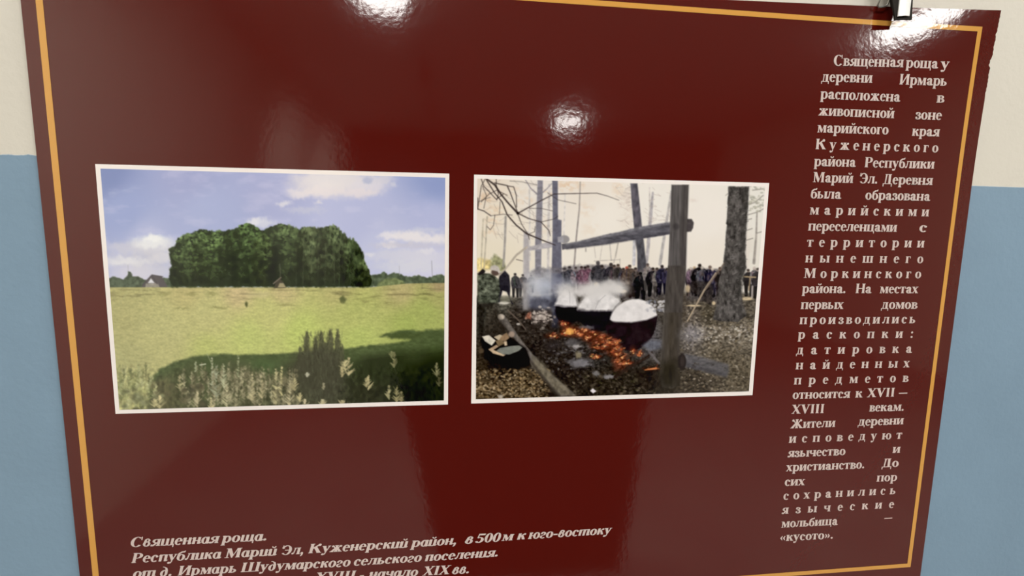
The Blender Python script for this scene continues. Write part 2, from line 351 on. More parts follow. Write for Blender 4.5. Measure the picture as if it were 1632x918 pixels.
def italic_glyphs(G):
    """the caption face: same skeleton sloped, with the cursive forms of the small letters"""
    I = dict(G)
    def hook(x): return g_ring(x+60, 70, 100, 80, 34, 40, 225, 330, 8)
    def st(x, y0=0, y1=XH): return g_r(x, y0, x+SW-8, y1)
    up = lambda x: [[(x, XH-70), (x, XH-30), (x-60, XH-90), (x-60, XH-115)]]
    flick = lambda x: [[(x, 0), (x+70, 70), (x+70, 105), (x, 70)]]
    join_l = lambda x0, x1: g_ring((x0+x1)/2, 110, (x1-x0)/2+40, 120, (x1-x0)/2-40, 70, 200, 340, 10)
    join_u = lambda x0, x1: g_ring((x0+x1)/2, 350, (x1-x0)/2+40, 128, (x1-x0)/2-30, 74, 20, 150, 10)
    a = g_ring(225, 232, 200, 245, 78, 200)+st(320)+flick(448)
    I['а'] = (500, a)
    I['в'] = (470, g_ring(225, 165, 200, 172, 76, 128)+g_ring(235, 420, 150, 130, 50, 84, -70, 180)+[[(26, 165), (150, 165), (190, 430), (85, 430)]])
    I['г'] = (400, g_ring(200, 350, 165, 128, 56, 84, -60, 150)+g_ring(190, 110, 165, 118, 60, 74, 120, 340)+g_dot(80, 370, 50)+[[(235, 250), (300, 260), (150, 190), (90, 210)]])
    I['д'] = (500, g_ring(235, 215, 205, 225, 78, 182)+[[(310, 215), (440, 215), (430, 430), (310, 430)], [(310, 400), (430, 430), (360, 600), (270, 570)], [(300, 540), (360, 600), (200, 690), (110, 700), (110, 660), (200, 640)]])
    u = st(50)+st(330)+join_l(110, 390)+up(50)+flick(458)
    I['и'] = (520, u); I['й'] = (520, u+g_sh(BREVE, 270))
    I['п'] = (540, st(60)+st(350)+join_u(125, 410)+up(60)+flick(478))
    m = st(50)+st(320)+st(590)+join_u(115, 380)+join_u(385, 650)+up(50)+flick(718)
    I['т'] = (780, m)
    I['ш'] = (790, st(50)+st(320)+st(590)+join_l(110, 380)+join_l(380, 650)+flick(718))
    I['щ'] = (800, I['ш'][1]+g_r(740, -130, 785, 60))
    I['ц'] = (540, u)
    I['н'] = (540, st(60)+st(350)+g_r(180, 212, 360, 258)+up(60)+flick(478))
    I['к'] = (500, st(60)+[[(185, 210), (185, 270), (320, 405), (370, 385)], [(240, 240), (320, 310), (480, 0), (340, 0)]]+g_dot(390, 405, 62))
    I['ч'] = (520, st(340)+g_ring(215, 330, 180, 150, 56, 105, 180, 320)+g_r(40, 320, 165, XH)+flick(468))
    sl = math.tan(math.radians(15))
    return {k: (w, [[(x+y*sl, y) for x, y in f] for f in p]) for k, (w, p) in I.items()}
# word, left, right, baseline at the left, baseline at the right (as measured on the photographed sheet); 's' = letter-spaced
SIDE = [('Священная',1327.8,1438.3,104.8,107.3,''),('роща',1443,1493.5,107.8,109.3,''),('у',1498.5,1511.5,109.6,110,''),
('деревни',1308.7,1389.3,130.2,132,''),('Ирмарь',1432.8,1507.4,134.5,137,''),
('расположена',1306.9,1433.3,157.4,162.2,''),('в',1492,1503.5,163.7,164,''),
('живописной',1304,1424,184,188.5,''),('зоне',1457.8,1499.4,190.2,191.3,''),
('марийского',1302,1414.8,211,214.4,''),('края',1453,1495.7,216.3,217.6,''),
('Куженерского',1299.4,1494,237.6,243,'s'),
('района',1296.9,1362.6,264.6,266.1,''),('Республики',1377.4,1488,266.5,268.9,''),
('Марий',1295,1358.5,290.2,291.5,''),('Эл.',1369,1397.8,292,292.6,''),('Деревня',1406.7,1484.8,293.2,294.8,''),
('была',1291.3,1339.4,316,317,''),('образована',1378.3,1481,318,320.2,''),
('марийскими',1290,1479.3,341.7,344.8,'s'),
('переселенцами',1287.6,1428.3,367.4,369.3,''),('с',1464.4,1476,369.6,369.7,''),
('территории',1285.7,1471.9,393,394.4,'s'),
('нынешнего',1283,1470,418.1,419.3,'s'),
('Моркинского',1280.6,1466.7,442.8,443.3,'s'),
('района.',1277.8,1347.2,466.9,467,''),('На',1363,1387.6,467.1,467.1,''),('местах',1401.5,1462,467.2,467.2,''),
('первых',1276,1343,492.4,492.2,''),('домов',1404,1460.7,492,491.9,''),
('производились',1274,1457.4,516.5,515,'s'),
('раскопки:',1271.3,1455.2,539.8,538.3,'s'),
('датировка',1268.7,1452,564.6,562,'s'),
('найденных',1267.8,1448.3,588.5,585.2,'s'),
('предметов',1265,1446.5,612.6,608.3,'s'),
('относится',1262.6,1353.3,635.7,633.7,''),('к',1362.8,1373.3,633.4,633.2,''),('XVII',1381.7,1425.2,633,631.9,''),('–',1432.6,1444.6,631.2,630.8,''),
('XVIII',1261.3,1313.1,659.3,658,''),('векам.',1384.8,1440,655.6,654.3,''),
('Жители',1259.4,1330.2,682.6,680.2,''),('деревни',1366.9,1439,678.4,675.9,''),
('исповедуют',1257,1436.3,705.6,699,'s'),
('язычество',1255,1346.3,728.5,724.8,''),('и',1422,1433.7,721.8,721.4,''),
('христианство.',1252.6,1377.2,751,746,''),('До',1405,1431,744.6,743.5,''),
('сих',1250,1281.5,774,773,''),('пор',1396.7,1428.5,767.4,766,''),
('сохранились',1248,1426,796.3,787,'s'),
('языческие',1245.7,1423.5,818.7,809,'s'),
('мольбища',1244.8,1334,840.7,836,''),('–',1409.3,1420.7,830.4,829.6,''),
('«кусото».',1242.6,1327.2,862.3,858,'')]
CAPTION = [('Священная',206.9,347.2,871.6,864.8,''),('роща.',353,424.5,864.5,860.8,''),
('Республика',209.5,350.8,896.8,889.4,''),('Марий',357.9,439.6,889,884.6,''),('Эл,',447.6,483.3,884.2,882.4,''),('Куженерский',491.3,648.2,881.6,872.2,''),('район,',654.8,726.8,871.6,867.2,''),('в',740,752.3,866.4,865.6,''),('500',757.7,795.5,864.8,862.6,''),('м',799,816,861.8,860.8,''),('к',823,835.9,860,859.2,''),('юго-востоку',841.4,972,858.6,850.6,''),
('от',211.3,246.9,921,919,''),('д.',254.3,273.5,918.5,917.4,''),('Ирмарь',283.3,375.7,917,911.8,''),('Шудумарского',383.7,557,911.6,901.9,''),('сельского',563,670.4,901.4,894.4,''),('поселения.',676.5,792.9,894.2,886.4,''),
('XVIII',502,565,927,923.4,''),('-',572,579,922.6,922,''),('начало',587,664.5,921.6,917.4,''),('XIX',673.4,714.8,917,914.6,''),('вв.',719.6,747,914.6,913.2,'')]
# ---------------------------------------------------------------- printed pictures (flat ink on the panel)
def vnoise(x, y, seed=0):
    xi = np.floor(x); yi = np.floor(y); fx = x-xi; fy = y-yi
    fx = fx*fx*(3-2*fx); fy = fy*fy*(3-2*fy)
    def h(i, j):
        v = np.sin(i*127.1+j*311.7+seed*74.7)*43758.5453
        return v-np.floor(v)
    a = h(xi, yi); b = h(xi+1, yi); c = h(xi, yi+1); d = h(xi+1, yi+1)
    return (a+(b-a)*fx)*(1-fy)+(c+(d-c)*fx)*fy

def fbm(x, y, sx, sy=None, seed=0, octv=3):
    sy = sy or sx
    v = 0; amp = .5; tot = 0
    for k in range(octv):
        v = v+amp*vnoise(x/sx*2**k, y/sy*2**k, seed+k*17); tot += amp; amp *= .55
    return v/tot

def homography(src, dst):
    A = []; b = []
    for (x, y), (u, v) in zip(src, dst):
        A.append([x, y, 1, 0, 0, 0, -u*x, -u*y]); b.append(u)
        A.append([0, 0, 0, x, y, 1, -v*x, -v*y]); b.append(v)
    return np.append(np.linalg.solve(np.array(A, float), np.array(b, float)), 1).reshape(3, 3)

class Print:
    """a printed picture; ink is laid down in the coordinates measured on the print"""
    def __init__(self, W, H, corners):
        self.W, self.H = W, H
        M = homography([(0, 0), (1, 0), (1, 1), (0, 1)], corners)
        self.Mi = np.linalg.inv(M)
        s, t = np.meshgrid(np.linspace(0, 1, W), np.linspace(0, 1, H))
        w = M[2, 0]*s+M[2, 1]*t+1
        self.X = (M[0, 0]*s+M[0, 1]*t+M[0, 2])/w
        self.Y = (M[1, 0]*s+M[1, 1]*t+M[1, 2])/w
        self.c = np.zeros((H, W, 3))
    def win(self, x0, y0, x1, y1):
        P = np.array([(x0, y0, 1), (x1, y0, 1), (x0, y1, 1), (x1, y1, 1)], float) @ self.Mi.T
        P = P[:, :2]/P[:, 2:]
        i0 = max(0, int(P[:, 0].min()*(self.W-1))-1); i1 = min(self.W, int(P[:, 0].max()*(self.W-1))+3)
        j0 = max(0, int(P[:, 1].min()*(self.H-1))-1); j1 = min(self.H, int(P[:, 1].max()*(self.H-1))+3)
        return None if i1 <= i0 or j1 <= j0 else (slice(j0, j1), slice(i0, i1))
    def mix(self, sl, m, col):
        col = np.asarray(col, float)
        if col.ndim == 1: col = col/255.
        m = np.clip(m, 0, 1)[..., None]
        self.c[sl] = self.c[sl]*(1-m)+col*m
    def poly(self, pts, col, soft=.8, alpha=1., tex=0., ts=4, tsy=None, seed=1, rough=0., rs=6):
        P = np.array(pts, float)
        pad = soft+rough+1
        sl = self.win(P[:, 0].min()-pad, P[:, 1].min()-pad, P[:, 0].max()+pad, P[:, 1].max()+pad)
        if sl is None: return
        X = self.X[sl]; Y = self.Y[sl]
        if rough:
            X = X+(fbm(self.X[sl], self.Y[sl], rs, seed=seed+5)-.5)*2*rough
            Y = Y+(fbm(self.X[sl], self.Y[sl], rs, seed=seed+9)-.5)*2*rough
        ins = np.zeros(X.shape, bool); d2 = np.full(X.shape, 1e9)
        for (ax, ay), (bx, by) in zip(P, np.roll(P, -1, 0)):
            if ay != by:
                ins ^= ((ay > Y) != (by > Y)) & (X < (bx-ax)*(Y-ay)/(by-ay)+ax)
            dx, dy = bx-ax, by-ay; L = dx*dx+dy*dy
            if L < 1e-9: continue
            t = np.clip(((X-ax)*dx+(Y-ay)*dy)/L, 0, 1)
            d2 = np.minimum(d2, (X-ax-t*dx)**2+(Y-ay-t*dy)**2)
        sd = np.sqrt(d2)*np.where(ins, 1, -1)
        m = np.clip(.5+sd/(2*soft), 0, 1)*alpha
        c = np.asarray(col, float)/255.
        if tex: c = c*(1+tex*2*(fbm(self.X[sl], self.Y[sl], ts, tsy, seed)[..., None]-.5))
        self.mix(sl, m, c if np.ndim(c) > 1 else np.asarray(col, float))
    def blob(self, cx, cy, rx, ry, col, alpha=1., soft=.5, rot=0., warp=0., ws=8, seed=3):
        R = max(rx, ry)*(1+soft)+warp
        sl = self.win(cx-R, cy-R, cx+R, cy+R)
        if sl is None: return
        X = self.X[sl]-cx; Y = self.Y[sl]-cy
        if warp:
            X = X+(fbm(self.X[sl], self.Y[sl], ws, seed=seed)-.5)*2*warp
            Y = Y+(fbm(self.X[sl], self.Y[sl], ws, seed=seed+7)-.5)*2*warp
        if rot:
            c, s = math.cos(rot), math.sin(rot); X, Y = X*c+Y*s, -X*s+Y*c
        r = np.sqrt((X/rx)**2+(Y/ry)**2)
        m = np.clip((1+soft-r)/(2*soft), 0, 1)
        self.mix(sl, m*m*(3-2*m)*alpha, col)
    def line(self, pts, w, col, soft=.6, alpha=1., tex=0., ts=4, seed=2):
        P = np.array(pts, float)
        ws = np.full(len(P), w, float) if np.ndim(w) == 0 else np.array(w, float)
        pad = ws.max()+soft+1
        sl = self.win(P[:, 0].min()-pad, P[:, 1].min()-pad, P[:, 0].max()+pad, P[:, 1].max()+pad)
        if sl is None: return
        X = self.X[sl]; Y = self.Y[sl]; m = np.zeros(X.shape)
        for k in range(len(P)-1):
            (ax, ay), (bx, by) = P[k], P[k+1]
            dx, dy = bx-ax, by-ay; L = dx*dx+dy*dy+1e-9
            t = np.clip(((X-ax)*dx+(Y-ay)*dy)/L, 0, 1)
            d = np.sqrt((X-ax-t*dx)**2+(Y-ay-t*dy)**2)
            m = np.maximum(m, np.clip(.5+((ws[k]+(ws[k+1]-ws[k])*t)/2-d)/(2*soft), 0, 1))
        c = np.asarray(col, float)
        if tex: c = c/255.*(1+tex*2*(fbm(X, Y, ts, seed=seed)[..., None]-.5))
        self.mix(sl, m*alpha, c)
    def grad(self, stops, m=None):
        """vertical / horizontal colour field from scattered colour samples (x, y, rgb, weight radius)"""
        num = 0; den = 0
        for x, y, col, r in stops:
            w = 1/(((self.X-x)**2+(self.Y-y)**2)/(r*r)+.02)**1.5
            num = num+w[..., None]*np.array(col, float)/255.; den = den+w
        g = num/den[..., None]
        if m is None: self.c[:] = g
        else: self.c[:] = self.c*(1-m[..., None])+g*m[..., None]
        return g
    def blur(self, k=1):
        for _ in range(k):
            a = np.pad(self.c, ((1, 1), (1, 1), (0, 0)), 'edge')
            a = (a[:-2]+2*a[1:-1]+a[2:])/4
            self.c = (a[:, :-2]+2*a[:, 1:-1]+a[:, 2:])/4

def paint_meadow(W=640, H=474):
    P = Print(W, H, [(160.6, 268.8), (709.6, 283.2), (707.4, 638), (190.9, 653)])
    rnd = random.Random(4)
    X, Y = P.X, P.Y
    # sky
    P.grad([(165, 275, (122, 142, 192), 60), (300, 275, (158, 168, 208), 60), (440, 285, (166, 175, 212), 60), (700, 290, (138, 158, 205), 50),
            (200, 340, (150, 168, 212), 60), (330, 340, (166, 180, 216), 60), (560, 350, (180, 189, 220), 60), (690, 350, (176, 186, 219), 50),
            (230, 375, (174, 186, 218), 50), (600, 400, (190, 198, 222), 50), (680, 425, (205, 207, 222), 50), (220, 440, (208, 208, 218), 40)])
    n = fbm(X, Y, 40, 16, 3, 4)
    P.mix((slice(None), slice(None)), np.clip((n-.55)*1.2, 0, .25), (215, 215, 228))
    P.c *= np.array([.975, .965, 1.03])
    # clouds
    for x, y, rx, ry, c, a in [
        (205, 395, 34, 10, (198, 198, 214), .75), (250, 398, 34, 14, (206, 204, 214), .9), (222, 415, 55, 10, (190, 190, 206), .6), (245, 386, 30, 9, (226, 228, 230), .95),
        (248, 379, 16, 5, (232, 234, 234), .9), (188, 416, 22, 7, (222, 222, 228), .7), (212, 417, 24, 6, (222, 222, 226), .7), (240, 432, 50, 10, (202, 202, 214), .6), (258, 412, 22, 9, (214, 212, 220), .7),
        (405, 352, 12, 6, (226, 226, 232), .9), (422, 356, 14, 7, (212, 214, 228), .8),
        (505, 292, 38, 17, (222, 214, 216), .95), (545, 292, 38, 19, (224, 216, 216), .95), (478, 308, 20, 7, (222, 214, 220), .9), (590, 294, 28, 15, (218, 212, 222), .9), (515, 307, 34, 8, (224, 214, 216), .9), (575, 307, 26, 7, (222, 212, 218), .9),
        (612, 285, 16, 6, (205, 203, 218), .8), (530, 283, 50, 7, (218, 212, 216), .9), (625, 294, 4, 3, (205, 205, 222), .7),
        (453, 325, 11, 5, (214, 212, 224), .9), (508, 322, 6, 4, (210, 208, 222), .9), (485, 335, 30, 5, (194, 196, 218), .6),
        (620, 376, 16, 6, (224, 220, 228), .9), (655, 377, 26, 8, (228, 222, 224), .95), (695, 381, 20, 9, (228, 222, 224), .95), (620, 390, 14, 5, (224, 220, 228), .85), (650, 391, 50, 5, (196, 194, 212), .7), (684, 366, 24, 4, (202, 204, 224), .6),
        (650, 408, 60, 10, (208, 208, 222), .7), (590, 405, 6, 3, (216, 216, 228), .7), (682, 400, 12, 4, (218, 216, 226), .7), (655, 425, 55, 9, (208, 210, 222), .7)]:
        P.blob(x, y, rx, ry, c, a*.92, .62, 0, 6, 8, int(x))
    P.blob(586, 287, 8, 6, (176, 182, 214), .9, .4, 0, 2, 5)
    # far strip left with the house
    P.poly([(172, 461), (172, 444), (182, 441), (192, 443), (197, 446), (203, 440), (205, 432), (208, 433), (211, 440), (222, 441), (230, 446), (250, 446), (262, 443), (280, 443), (280, 461)], (78, 92, 70), .7, 1, .35, 4, seed=3, rough=1.5, rs=4)
    P.poly([(188, 461), (184, 448), (192, 445), (197, 452), (196, 461)], (92, 108, 82), 1, .6)
    P.line([(204.5, 422), (204.8, 434)], .7, (150, 150, 165), .5, .6)
    P.poly([(226, 458), (229, 452), (242, 438), (258, 440), (268, 457)], (92, 86, 88), .6)
    P.poly([(236, 451), (241, 443.5), (247, 451)], (214, 214, 220), .5)
    P.poly([(232, 458), (233, 452), (252, 451), (255, 458)], (148, 142, 128), .6, 1, .15)
    P.line([(228, 454), (242, 439), (251, 452)], 2.2, (84, 78, 82), .5)
    P.line([(243, 438), (260, 441)], 1.2, (82, 78, 84), .5)
    # right far line of trees
    P.poly([(585, 458), (588, 440), (598, 437), (607, 436), (612, 432), (618, 438), (628, 434), (640, 437), (650, 442), (660, 440), (668, 438), (680, 443), (690, 440), (700, 437), (710, 440), (710, 452), (640, 453)], (84, 98, 72), .8, 1, .35, 5, seed=8, rough=1.5, rs=4)
    P.line([(636.5, 424), (636.8, 438)], .9, (165, 165, 185), .5, .7)
    P.line([(688, 416), (689, 440)], 1.2, (150, 150, 170), .5, .8)
    P.poly([(600, 458), (604, 450), (615, 444), (630, 443), (643, 448), (648, 456)], (112, 126, 76), 1.2, 1, .3, 4, seed=9, rough=1)
    # field
    m = np.clip((Y-np.where(X < 590, 457.2, np.where(X < 650, 457.2-(X-590)*.1, 450.2+(708-X)*.016)))/1.2, 0, 1)
    P.grad([(180, 462, (160, 164, 92), 30), (300, 462, (172, 172, 98), 30), (380, 468, (184, 176, 112), 26), (450, 465, (178, 174, 104), 26), (540, 463, (164, 168, 90), 30), (640, 462, (166, 164, 96), 26), (700, 458, (156, 146, 92), 20), (700, 475, (150, 160, 80), 25),
            (190, 500, (158, 164, 94), 35), (260, 530, (166, 174, 100), 40), (330, 500, (172, 180, 102), 35), (430, 500, (172, 184, 96), 35), (400, 540, (168, 190, 90), 35), (480, 530, (164, 190, 82), 35), (560, 500, (160, 178, 84), 35), (570, 540, (158, 184, 80), 30), (680, 500, (146, 168, 74), 35),
            (210, 580, (156, 164, 96), 35), (330, 555, (164, 182, 88), 25), (650, 520, (146, 172, 72), 25)], m)
    g = (fbm(X, Y, 7, 2.4, 5, 3)-.5)*.16+(fbm(X, Y, 2.2, 1.5, 6, 2)-.5)*.16
    band = np.exp(-((Y-470)/11)**2)*np.clip((fbm(X, Y, 26, 3.5, 12, 3)-.52)*5, 0, 1)*(Y > 458)
    P.c *= (1+g*m-.22*band)[..., None]
    P.c = P.c*(1+m[..., None]*(np.array([1.09, 1.02, 1.06])-1))
    for x, y, rx, ry in [(262, 468, 9, 3), (305, 468, 8, 3), (338, 468, 8, 3), (350, 490, 16, 1.6), (290, 491, 12, 1.2), (583, 480, 7, 2), (620, 482, 8, 1.6), (455, 486, 14, 2)]:
        P.blob(x, y, rx, ry, (128, 126, 66), .5, .6, 0, 3, 4, int(x))
    P.blob(412, 470, 18, 5, (200, 184, 126), .5, .6, 0, 5, 6)
    P.line([(190, 485), (204, 465)], 2, (176, 176, 112), 1.2, .4)
    P.blob(393, 485, 2.4, 4.2, (78, 84, 44), .9, .5, 0, 1, 3)
    P.blob(547, 477.5, 5, 5.5, (86, 94, 48), .9, .45, 0, 2, 4)
    P.line([(672, 459), (708, 462)], 1, (112, 108, 70), .8, .6); P.line([(673, 453), (673, 460)], 1, (104, 102, 66), .6, .6)
    # grove: base then crowns then leaf clumps
    grove = [(273, 457.5), (270, 440), (273, 424), (271, 408), (270, 398), (280, 390), (284, 380), (295, 374), (310, 370), (318, 366), (326, 365), (332, 369), (345, 368), (358, 369), (365, 366), (378, 364), (385, 358), (393, 356), (404, 359), (412, 365), (420, 368.5), (428, 362), (437, 360), (448, 357), (462, 360), (472, 364), (478, 366), (482, 362), (495, 361), (505, 364), (513, 363), (522, 361), (532, 359), (540, 364), (544, 371), (551, 374), (555, 381), (563, 382), (572, 392), (578, 404), (581, 418), (588, 433), (592, 446), (590, 457.5)]
    P.poly(grove, (47, 60, 36), .8, 1, .3, 5, seed=4, rough=2.2, rs=4)
    G = np.array(grove)
    def ingrove(x, y):
        ins = False
        for (ax, ay), (bx, by) in zip(grove, grove[1:]+grove[:1]):
            if (ay > y) != (by > y) and x < (bx-ax)*(y-ay)/(by-ay)+ax: ins = not ins
        return ins
    crowns = [(300, 412, 30, 44, (92, 118, 62)), (338, 408, 30, 42, (88, 116, 58)), (392, 402, 30, 46, (80, 108, 54)), (420, 415, 16, 40, (88, 112, 56)), (455, 400, 26, 44, (84, 106, 58)), (495, 406, 22, 46, (92, 108, 66)), (530, 404, 24, 46, (84, 100, 60)), (562, 420, 18, 40, (76, 94, 54)), (580, 438, 12, 22, (76, 92, 52))]
    for k in range(5200):
        cx, cy, rx, ry, col = rnd.choice(crowns)
        a = rnd.uniform(0, 6.28); q = math.sqrt(rnd.random())
        x = cx+math.cos(a)*rx*q*1.08; y = cy+math.sin(a)*ry*q*1.05
        if not ingrove(x, y+.6) or y > 456: continue
        up = (cy+ry-y)/(2*ry)                       # 0 at the foot, 1 at the top of a crown
        edge = abs(x-cx)/rx
        clump = vnoise(np.array(x/8.), np.array(y/6.), 3)
        v = (.36+.72*up)*(.42+1.2*clump)*(1.08-.5*edge*edge)+rnd.uniform(-.16, .16)
        v = max(.34, min(1.42, v))
        c = [col[0]*v, col[1]*v, col[2]*v*.98]
        bl = x > 470
        P.blob(x, y, rnd.uniform(.9, 2.0) if bl else rnd.uniform(1.1, 2.5), rnd.uniform(1.6, 3.6) if bl else rnd.uniform(1., 2.2), c, rnd.uniform(.45, .85), .5)
    for k in range(260):
        x = rnd.uniform(276, 586); y = rnd.uniform(372, 452)
        if ingrove(x, y-6) and ingrove(x, y+3): P.blob(x, y, rnd.uniform(1.2, 3), rnd.uniform(1.2, 3.2), (30, 40, 27), rnd.uniform(.2, .5), .6, 0, 2, 4, k)
    for x, y, rx, ry, a in [(374, 420, 5, 26, .55), (440, 412, 8, 30, .6), (434, 435, 7, 20, .65), (280, 440, 8, 14, .35), (475, 440, 4, 20, .4), (512, 445, 5, 14, .35), (546, 440, 4, 18, .4), (350, 448, 60, 7, .35), (500, 451, 80, 5, .35), (362, 400, 3, 18, .35), (420, 378, 3, 9, .35)]:
        P.blob(x, y, rx, ry, (26, 33, 24), a, .7, 0, 4, 6, int(x))
    for x in (472, 484, 497, 507, 519, 533, 541):
        P.line([(x, rnd.uniform(385, 410)), (x+rnd.uniform(-1, 1), 454)], .8, (112, 122, 92), .6, .30)
    P.line([(446, 420), (447, 440)], .8, (130, 125, 112), .6, .6)
    P.line([(272, 457.8), (590, 457.6)], 1.6, (120, 128, 66), 1, .5)
    # little hut
    P.poly([(437, 459), (439, 452), (446, 444), (452, 450), (456, 459)], (72, 66, 52), .6)
    P.line([(436, 452), (448, 442)], 2, (118, 104, 92), .5)
    P.poly([(443, 458), (446, 451), (452, 451), (456, 458)], (158, 146, 104), .7)
    # shade lying over the grass
    P.poly([(236, 660), (238, 612), (246, 598), (254, 588), (275, 578), (300, 570), (340, 564.5), (430, 564), (478, 562), (545, 555), (580, 551), (630, 546), (655, 541), (625, 539), (606, 535), (622, 530), (645, 527), (712, 525), (712, 660)], (72, 88, 48), 2.2, .96, .2, 6, 3, seed=14, rough=2.5, rs=8)
    P.blob(640, 535, 30, 4, (74, 88, 42), .5, .7)
    P.grad([(250, 630, (92, 88, 56), 30), (300, 600, (72, 80, 46), 30), (330, 570, (66, 84, 44), 20), (420, 575, (74, 98, 52), 26), (400, 610, (84, 84, 56), 30), (560, 566, (58, 72, 38), 20), (600, 585, (42, 50, 28), 30), (660, 560, (52, 62, 34), 20), (690, 545, (62, 78, 36), 16), (690, 600, (30, 34, 20), 30), (660, 632, (24, 26, 17), 30), (590, 630, (42, 44, 28), 24), (470, 620, (72, 72, 52), 30), (520, 620, (66, 66, 50), 26)],
           np.clip((Y-566+np.where(X > 540, (X-540)*.12, np.where(X < 320, (X-320)*.45, 0)))/14, 0, 1)*np.clip((X-238)/10, 0, 1)*.9)
    lo = np.clip((Y-575)/20, 0, 1)
    P.c *= (1+lo*((fbm(X, Y, 4, 6, 21, 3)-.5)*.7))[..., None]
    # dark bush
    for x, y, w, h in [(489, 528, 9, 60), (503, 535, 7, 50), (512, 527, 8, 60), (527, 524, 9, 60), (538, 524, 8, 60), (479, 552, 9, 40), (520, 545, 20, 60), (545, 548, 6, 30)]:
        P.poly([(x-w*.15, y), (x+w*.2, y+1), (x+w*.5, y+14), (x+w*.7, y+h), (x-w*.8, y+h), (x-w*.5, y+14)], (80, 82, 56), 1.4, .9, .35, 3, 4, seed=int(x), rough=2, rs=4)
    P.blob(508, 592, 40, 40, (70, 70, 52), .85, .35, 0, 8, 8)
    for k in range(420):
        x = rnd.gauss(510, 18); y = rnd.uniform(532, 640)
        if y < 556 and abs(x-510) > 36: continue
        v = rnd.uniform(.62, 1.25)
        P.line([(x, y), (x+rnd.uniform(-2, 2), y-rnd.uniform(3, 8))], rnd.uniform(.8, 1.8), (78*v, 80*v, 58*v), .7, .45)
    # weeds in front
    def weed(x, y, h, col, n=14, spread=6, a=.85):
        P.line([(x, y), (x+rnd.uniform(-2, 2), y-h)], 1.2, [c*.8 for c in col], .6, a*.7)
        for k in range(n):
            t = rnd.random(); s = rnd.choice((-1, 1))
            bx = x+rnd.uniform(-1, 1); by = y-h*t; L = spread*(1.1-t)*rnd.uniform(.5, 1.1)
            v = rnd.uniform(.8, 1.2)
            P.line([(bx, by), (bx+s*L, by-L*rnd.uniform(.5, 1.3))], [2.4, .9], [min(255, c*v) for c in col], .6, a*rnd.uniform(.5, 1))
    for k in range(85):
        x = rnd.uniform(190, 250); y = rnd.uniform(598, 655)
        if x > 235 and y < 615: continue
        weed(x, y, rnd.uniform(10, 24), rnd.choice([(176, 178, 118), (164, 166, 96), (150, 156, 96), (130, 136, 78), (104, 110, 64)]), 9, 6, .75)
    for k in range(60):
        P.blob(rnd.uniform(196, 262), rnd.uniform(620, 655), rnd.uniform(2, 5), rnd.uniform(2, 5), rnd.choice([(92, 96, 62), (106, 110, 70), (150, 154, 106), (84, 84, 54)]), .5, .6)
    for k in range(230):
        x = rnd.uniform(290, 474); y = rnd.uniform(600, 652)
        weed(x, y, rnd.uniform(12, 26), rnd.choice([(176, 168, 124), (160, 152, 110), (142, 136, 98), (128, 122, 86), (106, 100, 70)]), 8, 5, .62)
    for k in range(46):
        P.blob(rnd.uniform(240, 330), rnd.uniform(612, 652), rnd.uniform(2, 6), rnd.uniform(2, 5), rnd.choice([(92, 86, 58), (104, 98, 66), (66, 64, 44), (58, 56, 40)]), .5, .6)
    for x, y, h, sp, col in [(255, 650, 20, 13, (192, 180, 120)), (247, 648, 12, 10, (180, 170, 112)), (287, 622, 24, 9, (160, 152, 104)), (315, 650, 26, 10, (186, 174, 128)), (337, 652, 18, 6, (190, 178, 124)),
                            (345, 640, 60, 16, (158, 164, 128)), (338, 616, 46, 5, (168, 172, 134)), (357, 618, 38, 9, (166, 170, 128)), (312, 592, 16, 3, (150, 158, 116)), (380, 600, 34, 3, (140, 148, 104)), (362, 650, 42, 13, (182, 174, 128)), (402, 640, 44, 10, (184, 172, 122)), (418, 640, 40, 9, (176, 164, 116)), (440, 645, 58, 11, (190, 180, 122)), (449, 636, 52, 9, (192, 180, 118)), (462, 648, 46, 9, (190, 178, 130)), (470, 622, 22, 9, (186, 174, 118)),
                            (550, 590, 16, 13, (190, 178, 120)), (556, 598, 28, 12, (184, 170, 116)), (545, 600, 18, 6, (180, 166, 110)), (587, 622, 24, 10, (176, 164, 112)), (584, 618, 16, 8, (160, 150, 100)), (620, 636, 22, 8, (166, 158, 108)), (632, 640, 26, 9, (150, 140, 90)), (640, 640, 16, 6, (140, 130, 86)), (628, 585, 24, 8, (128, 124, 80)), (624, 568, 8, 6, (118, 120, 74)), (696, 600, 22, 9, (130, 126, 84)), (700, 615, 24, 6, (92, 90, 58)),
                            (486, 652, 16, 9, (196, 182, 138)), (514, 648, 12, 8, (200, 190, 140)), (545, 646, 8, 8, (176, 164, 116)), (490, 600, 6, 5, (176, 174, 144)), (516, 620, 10, 3, (150, 144, 108)), (478, 640, 14, 8, (184, 172, 116))]:
        weed(x, y, h, col, 22, sp*.8, .9)
    P.line([(319, 581.5), (328, 580)], 1.6, (222, 222, 190), .6, .9)
    P.line([(330, 563), (340, 585)], .9, (170, 176, 130), .6, .7)
    P.line([(184, 552), (205, 580)], 1, (170, 176, 112), .6, .5)
    P.line([(645, 640), (632, 622), (627, 616)], 1, (150, 142, 96), .6, .6)
    P.blur(1)
    return P
